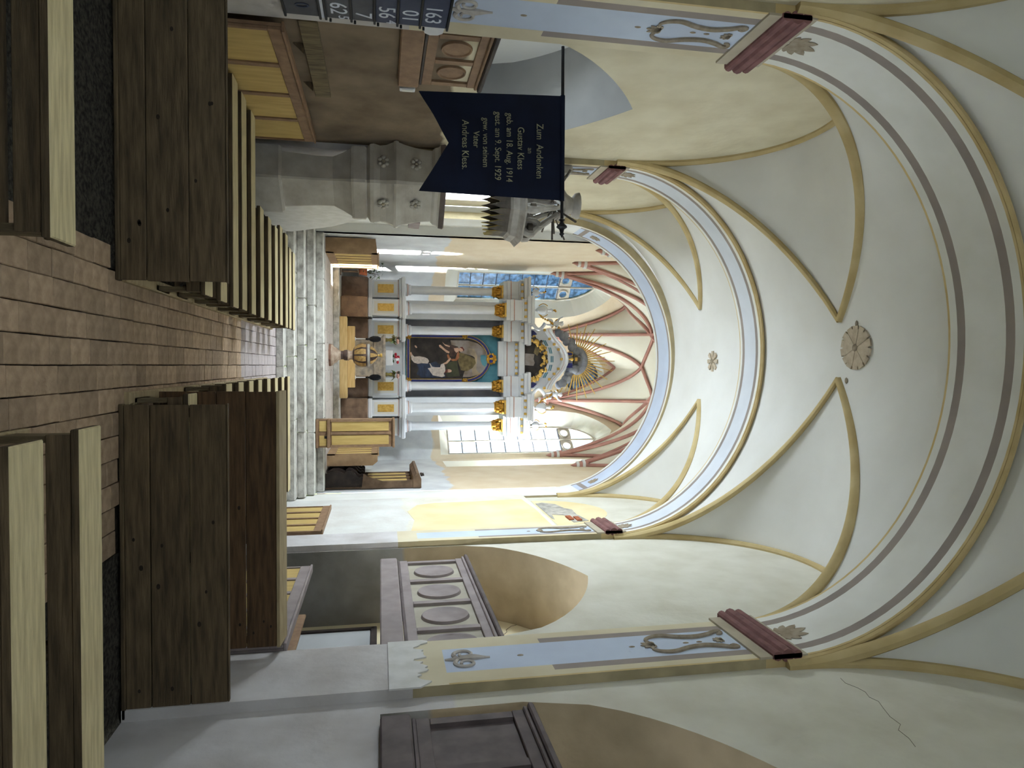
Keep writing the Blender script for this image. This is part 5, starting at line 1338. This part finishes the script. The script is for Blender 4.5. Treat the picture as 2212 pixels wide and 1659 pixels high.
# ---------------------------------------------------------------- lectern cupboard on the steps
t = thing('lectern', 'tall ochre panelled lectern standing on the chancel steps', 'lectern', (1.6, 16.84, .724))
MB().bbox(-.33, .33, -.12, .14, 0, 1.8, 'frame_brown', .01).build('body', t)
MB().bbox(-.34, .34, -.16, -.12, .0, .06, 'frame_brown', .008).build('base_board', t)
MB().bbox(-.34, .34, -.17, -.12, .26, .32, 'frame_brown', .01).build('mid_moulding', t)
MB().bbox(-.35, .35, -.18, .16, 1.76, 1.82, 'frame_brown', .015).build('top_moulding', t)
for x0, x1 in ((-.29, -.05), (.05, .29)):
    MB().bbox(x0, x1, -.135, -.12, .36, 1.68, 'panel_ochre', .006).build('panel', t)
    MB().bbox(x0, x1, -.135, -.12, .08, .25, 'panel_ochre', .006).build('panel', t)
for x in (-.33, -.03, .27): MB().bbox(x, x+.06, -.15, -.12, .33, 1.74, 'frame_brown', .008).build('stile', t)
MB().bbox(.06, .12, -.15, -.135, .2, .27, 'iron', .004).build('lock', t)
# ---------------------------------------------------------------- box pews in the chancel
def box_pew(x0, x1, y0, y1, side, label, h=1.24, slats=5):
    t = thing('box_pew', label, 'pew', ((x0+x1)/2, (y0+y1)/2, ZF), 0, 'box pews in the chancel'); w, L = (x1-x0)/2, (y1-y0)/2
    xf = -side*w   # face toward the axis
    MB().extrude_poly([(-w, 0), (w, 0), (w, h-.12 if side > 0 else h), (w-.1 if side > 0 else w, h), (-w, h if side > 0 else h-.05)], lambda u, v: (u, -L, v), lambda u, v: (u, -L+.04, v), 'booth_brown').build('end_panel', t)
    MB().bbox(-w, w, L-.04, L, 0, h, 'booth_brown', .01).build('end_panel', t)
    a, b = min(xf, xf+side*.03), max(xf, xf+side*.03)
    MB().bbox(a, b, -L, L, 0, .2, 'booth_brown', .006).build('bottom_rail', t); MB().bbox(a, b, -L, L, h-.16, h, 'booth_brown', .006).build('top_rail', t)
    for k in range(slats+1):
        y = -L+.04+(2*L-.08)*k/slats; MB().bbox(a-.004, b+.004, y-.03, y+.03, .2, h-.16, 'booth_brown', .006).build('stile', t)
    for k in range(slats):
        y = -L+.04+(2*L-.08)*k/slats; MB().bbox(a+.008, b-.008, y+.03, y+(2*L-.08)/slats-.03, .2, h-.16, 'panel_ochre', .003).build('panel', t)
    MB().bbox(a-.03, b+.03, -L, L, h, h+.035, 'booth_brown', .01).build('cap', t)
    MB().bbox(-w+.03, w-.03, -L+.05, L-.05, .4, .44, 'stall_wood', .01).build('seat', t)
box_pew(2.22, 2.52, 17.75, 19.9, 1, 'brown panelled box pew on the right of the chancel beyond the lectern')
box_pew(-3.1, -2.72, 17.45, 20.1, -1, 'brown box pew with vertical slats on the left of the chancel', slats=6)
# ---------------------------------------------------------------- carved choir stall along the right chancel wall
t = thing('choir_stall', 'dark carved choir stall with scrolled dividers and a canopy on the right chancel wall', 'choir stall', (2.85, 18.3, ZF))
dv = [(.15, 0), (.15, .9), (-.08, .9), (-.12, .86), (-.1, .8), (-.14, .74), (-.2, .7), (-.27, .62), (-.29, .54), (-.25, .48), (-.2, .45), (-.24, .38), (-.28, .28), (-.28, .15), (-.22, .05), (-.22, 0)]
for k in range(5):
    y = -1.0+.5*k
    MB().extrude_poly(dv, lambda u, v: (u, y-.03, v), lambda u, v: (u, y+.03, v), 'stall_dark').build('divider', t)
    MB().tube([(-.26, y, .5), (.1, y, .53)], .02, 6, 'leaf_dry').build('arm_moulding', t)
for k in range(4):
    y = -.75+.5*k; MB().bbox(-.15, .14, y-.21, y+.21, .38, .42, 'stall_dark', .008).build('seat', t)
    MB().bbox(.1, .14, y-.2, y+.2, .98, 1.98, 'panel_ochre', .004).build('back_panel', t)
MB().bbox(.12, .16, -1.05, 1.05, 0, 2.1, 'stall_wood', .006).build('back', t)
for y in (-1.02, -.5, 0, .5, 1.02): MB().bbox(.08, .14, y-.045, y+.045, .9, 2.1, 'stall_wood', .008).build('stile', t)
MB().extrude_poly([(.16, .86), (.16, 2.2), (-.06, 2.2), (-.02, 2.0), (.0, 1.4), (-.1, 1.1), (-.14, 1.0), (-.2, .94), (-.2, .9)], lambda u, v: (u, -1.1, v), lambda u, v: (u, -1.05, v), 'stall_wood').build('side_wing', t)
MB().extrude_poly([(.16, 2.1), (-.1, 2.1), (-.16, 2.16), (-.2, 2.18), (-.2, 2.24), (-.05, 2.3), (.16, 2.3)], lambda u, v: (u, -1.14, v), lambda u, v: (u, 1.1, v), 'stall_wood').build('canopy', t)
for k in range(5): MB().lathe([(.012, 0), (.03, .03), (.012, .06), (.02, .09)], (-.14, -1.1+.07*k, 2.28), 8, 'stall_dark').build('crest_bead', t, smooth=True)
# ---------------------------------------------------------------- leafy plant by the altar
t = thing('potted_plant', 'leafy green plant on a stand left of the altar base', 'plant', (-2.72, 20.75, 1.06))
MB().lathe([(.12, 0), (.12, .03), (.03, .05), (.03, .5), (.12, .53), (.12, .55)], (0, 0, 0), 12, 'stall_wood').build('stand', t, smooth=True)
MB().lathe([(.08, .55), (.12, .75), (.11, .77)], (0, 0, 0), 12, 'terracotta_brick').build('pot', t, smooth=True)
rr_ = random.Random(17)
for k in range(46):
    a = rr_.uniform(0, 2*PI); r = rr_.uniform(.02, .3); z = .8+rr_.uniform(-.15, .45); d = rr_.uniform(0, 6.28); w = rr_.uniform(.05, .09)
    c = Vector((r*math.cos(a), r*math.sin(a)*.8, z)); u = Vector((math.cos(d), math.sin(d), rr_.uniform(-.6, .6)))*w; v = Vector((-math.sin(d), math.cos(d), rr_.uniform(-.3, .3)))*w*.5
    MB().poly([c-u, c+v, c+u, c-v], 'leaf').build('leaf', t)
for k in range(6):
    a = k*1.05; MB().tube([(0, 0, .76), (.12*math.cos(a), .1*math.sin(a), 1.0), (.22*math.cos(a), .2*math.sin(a), .9+.1*(k % 3))], .008, 4, 'bark').build('stem', t)
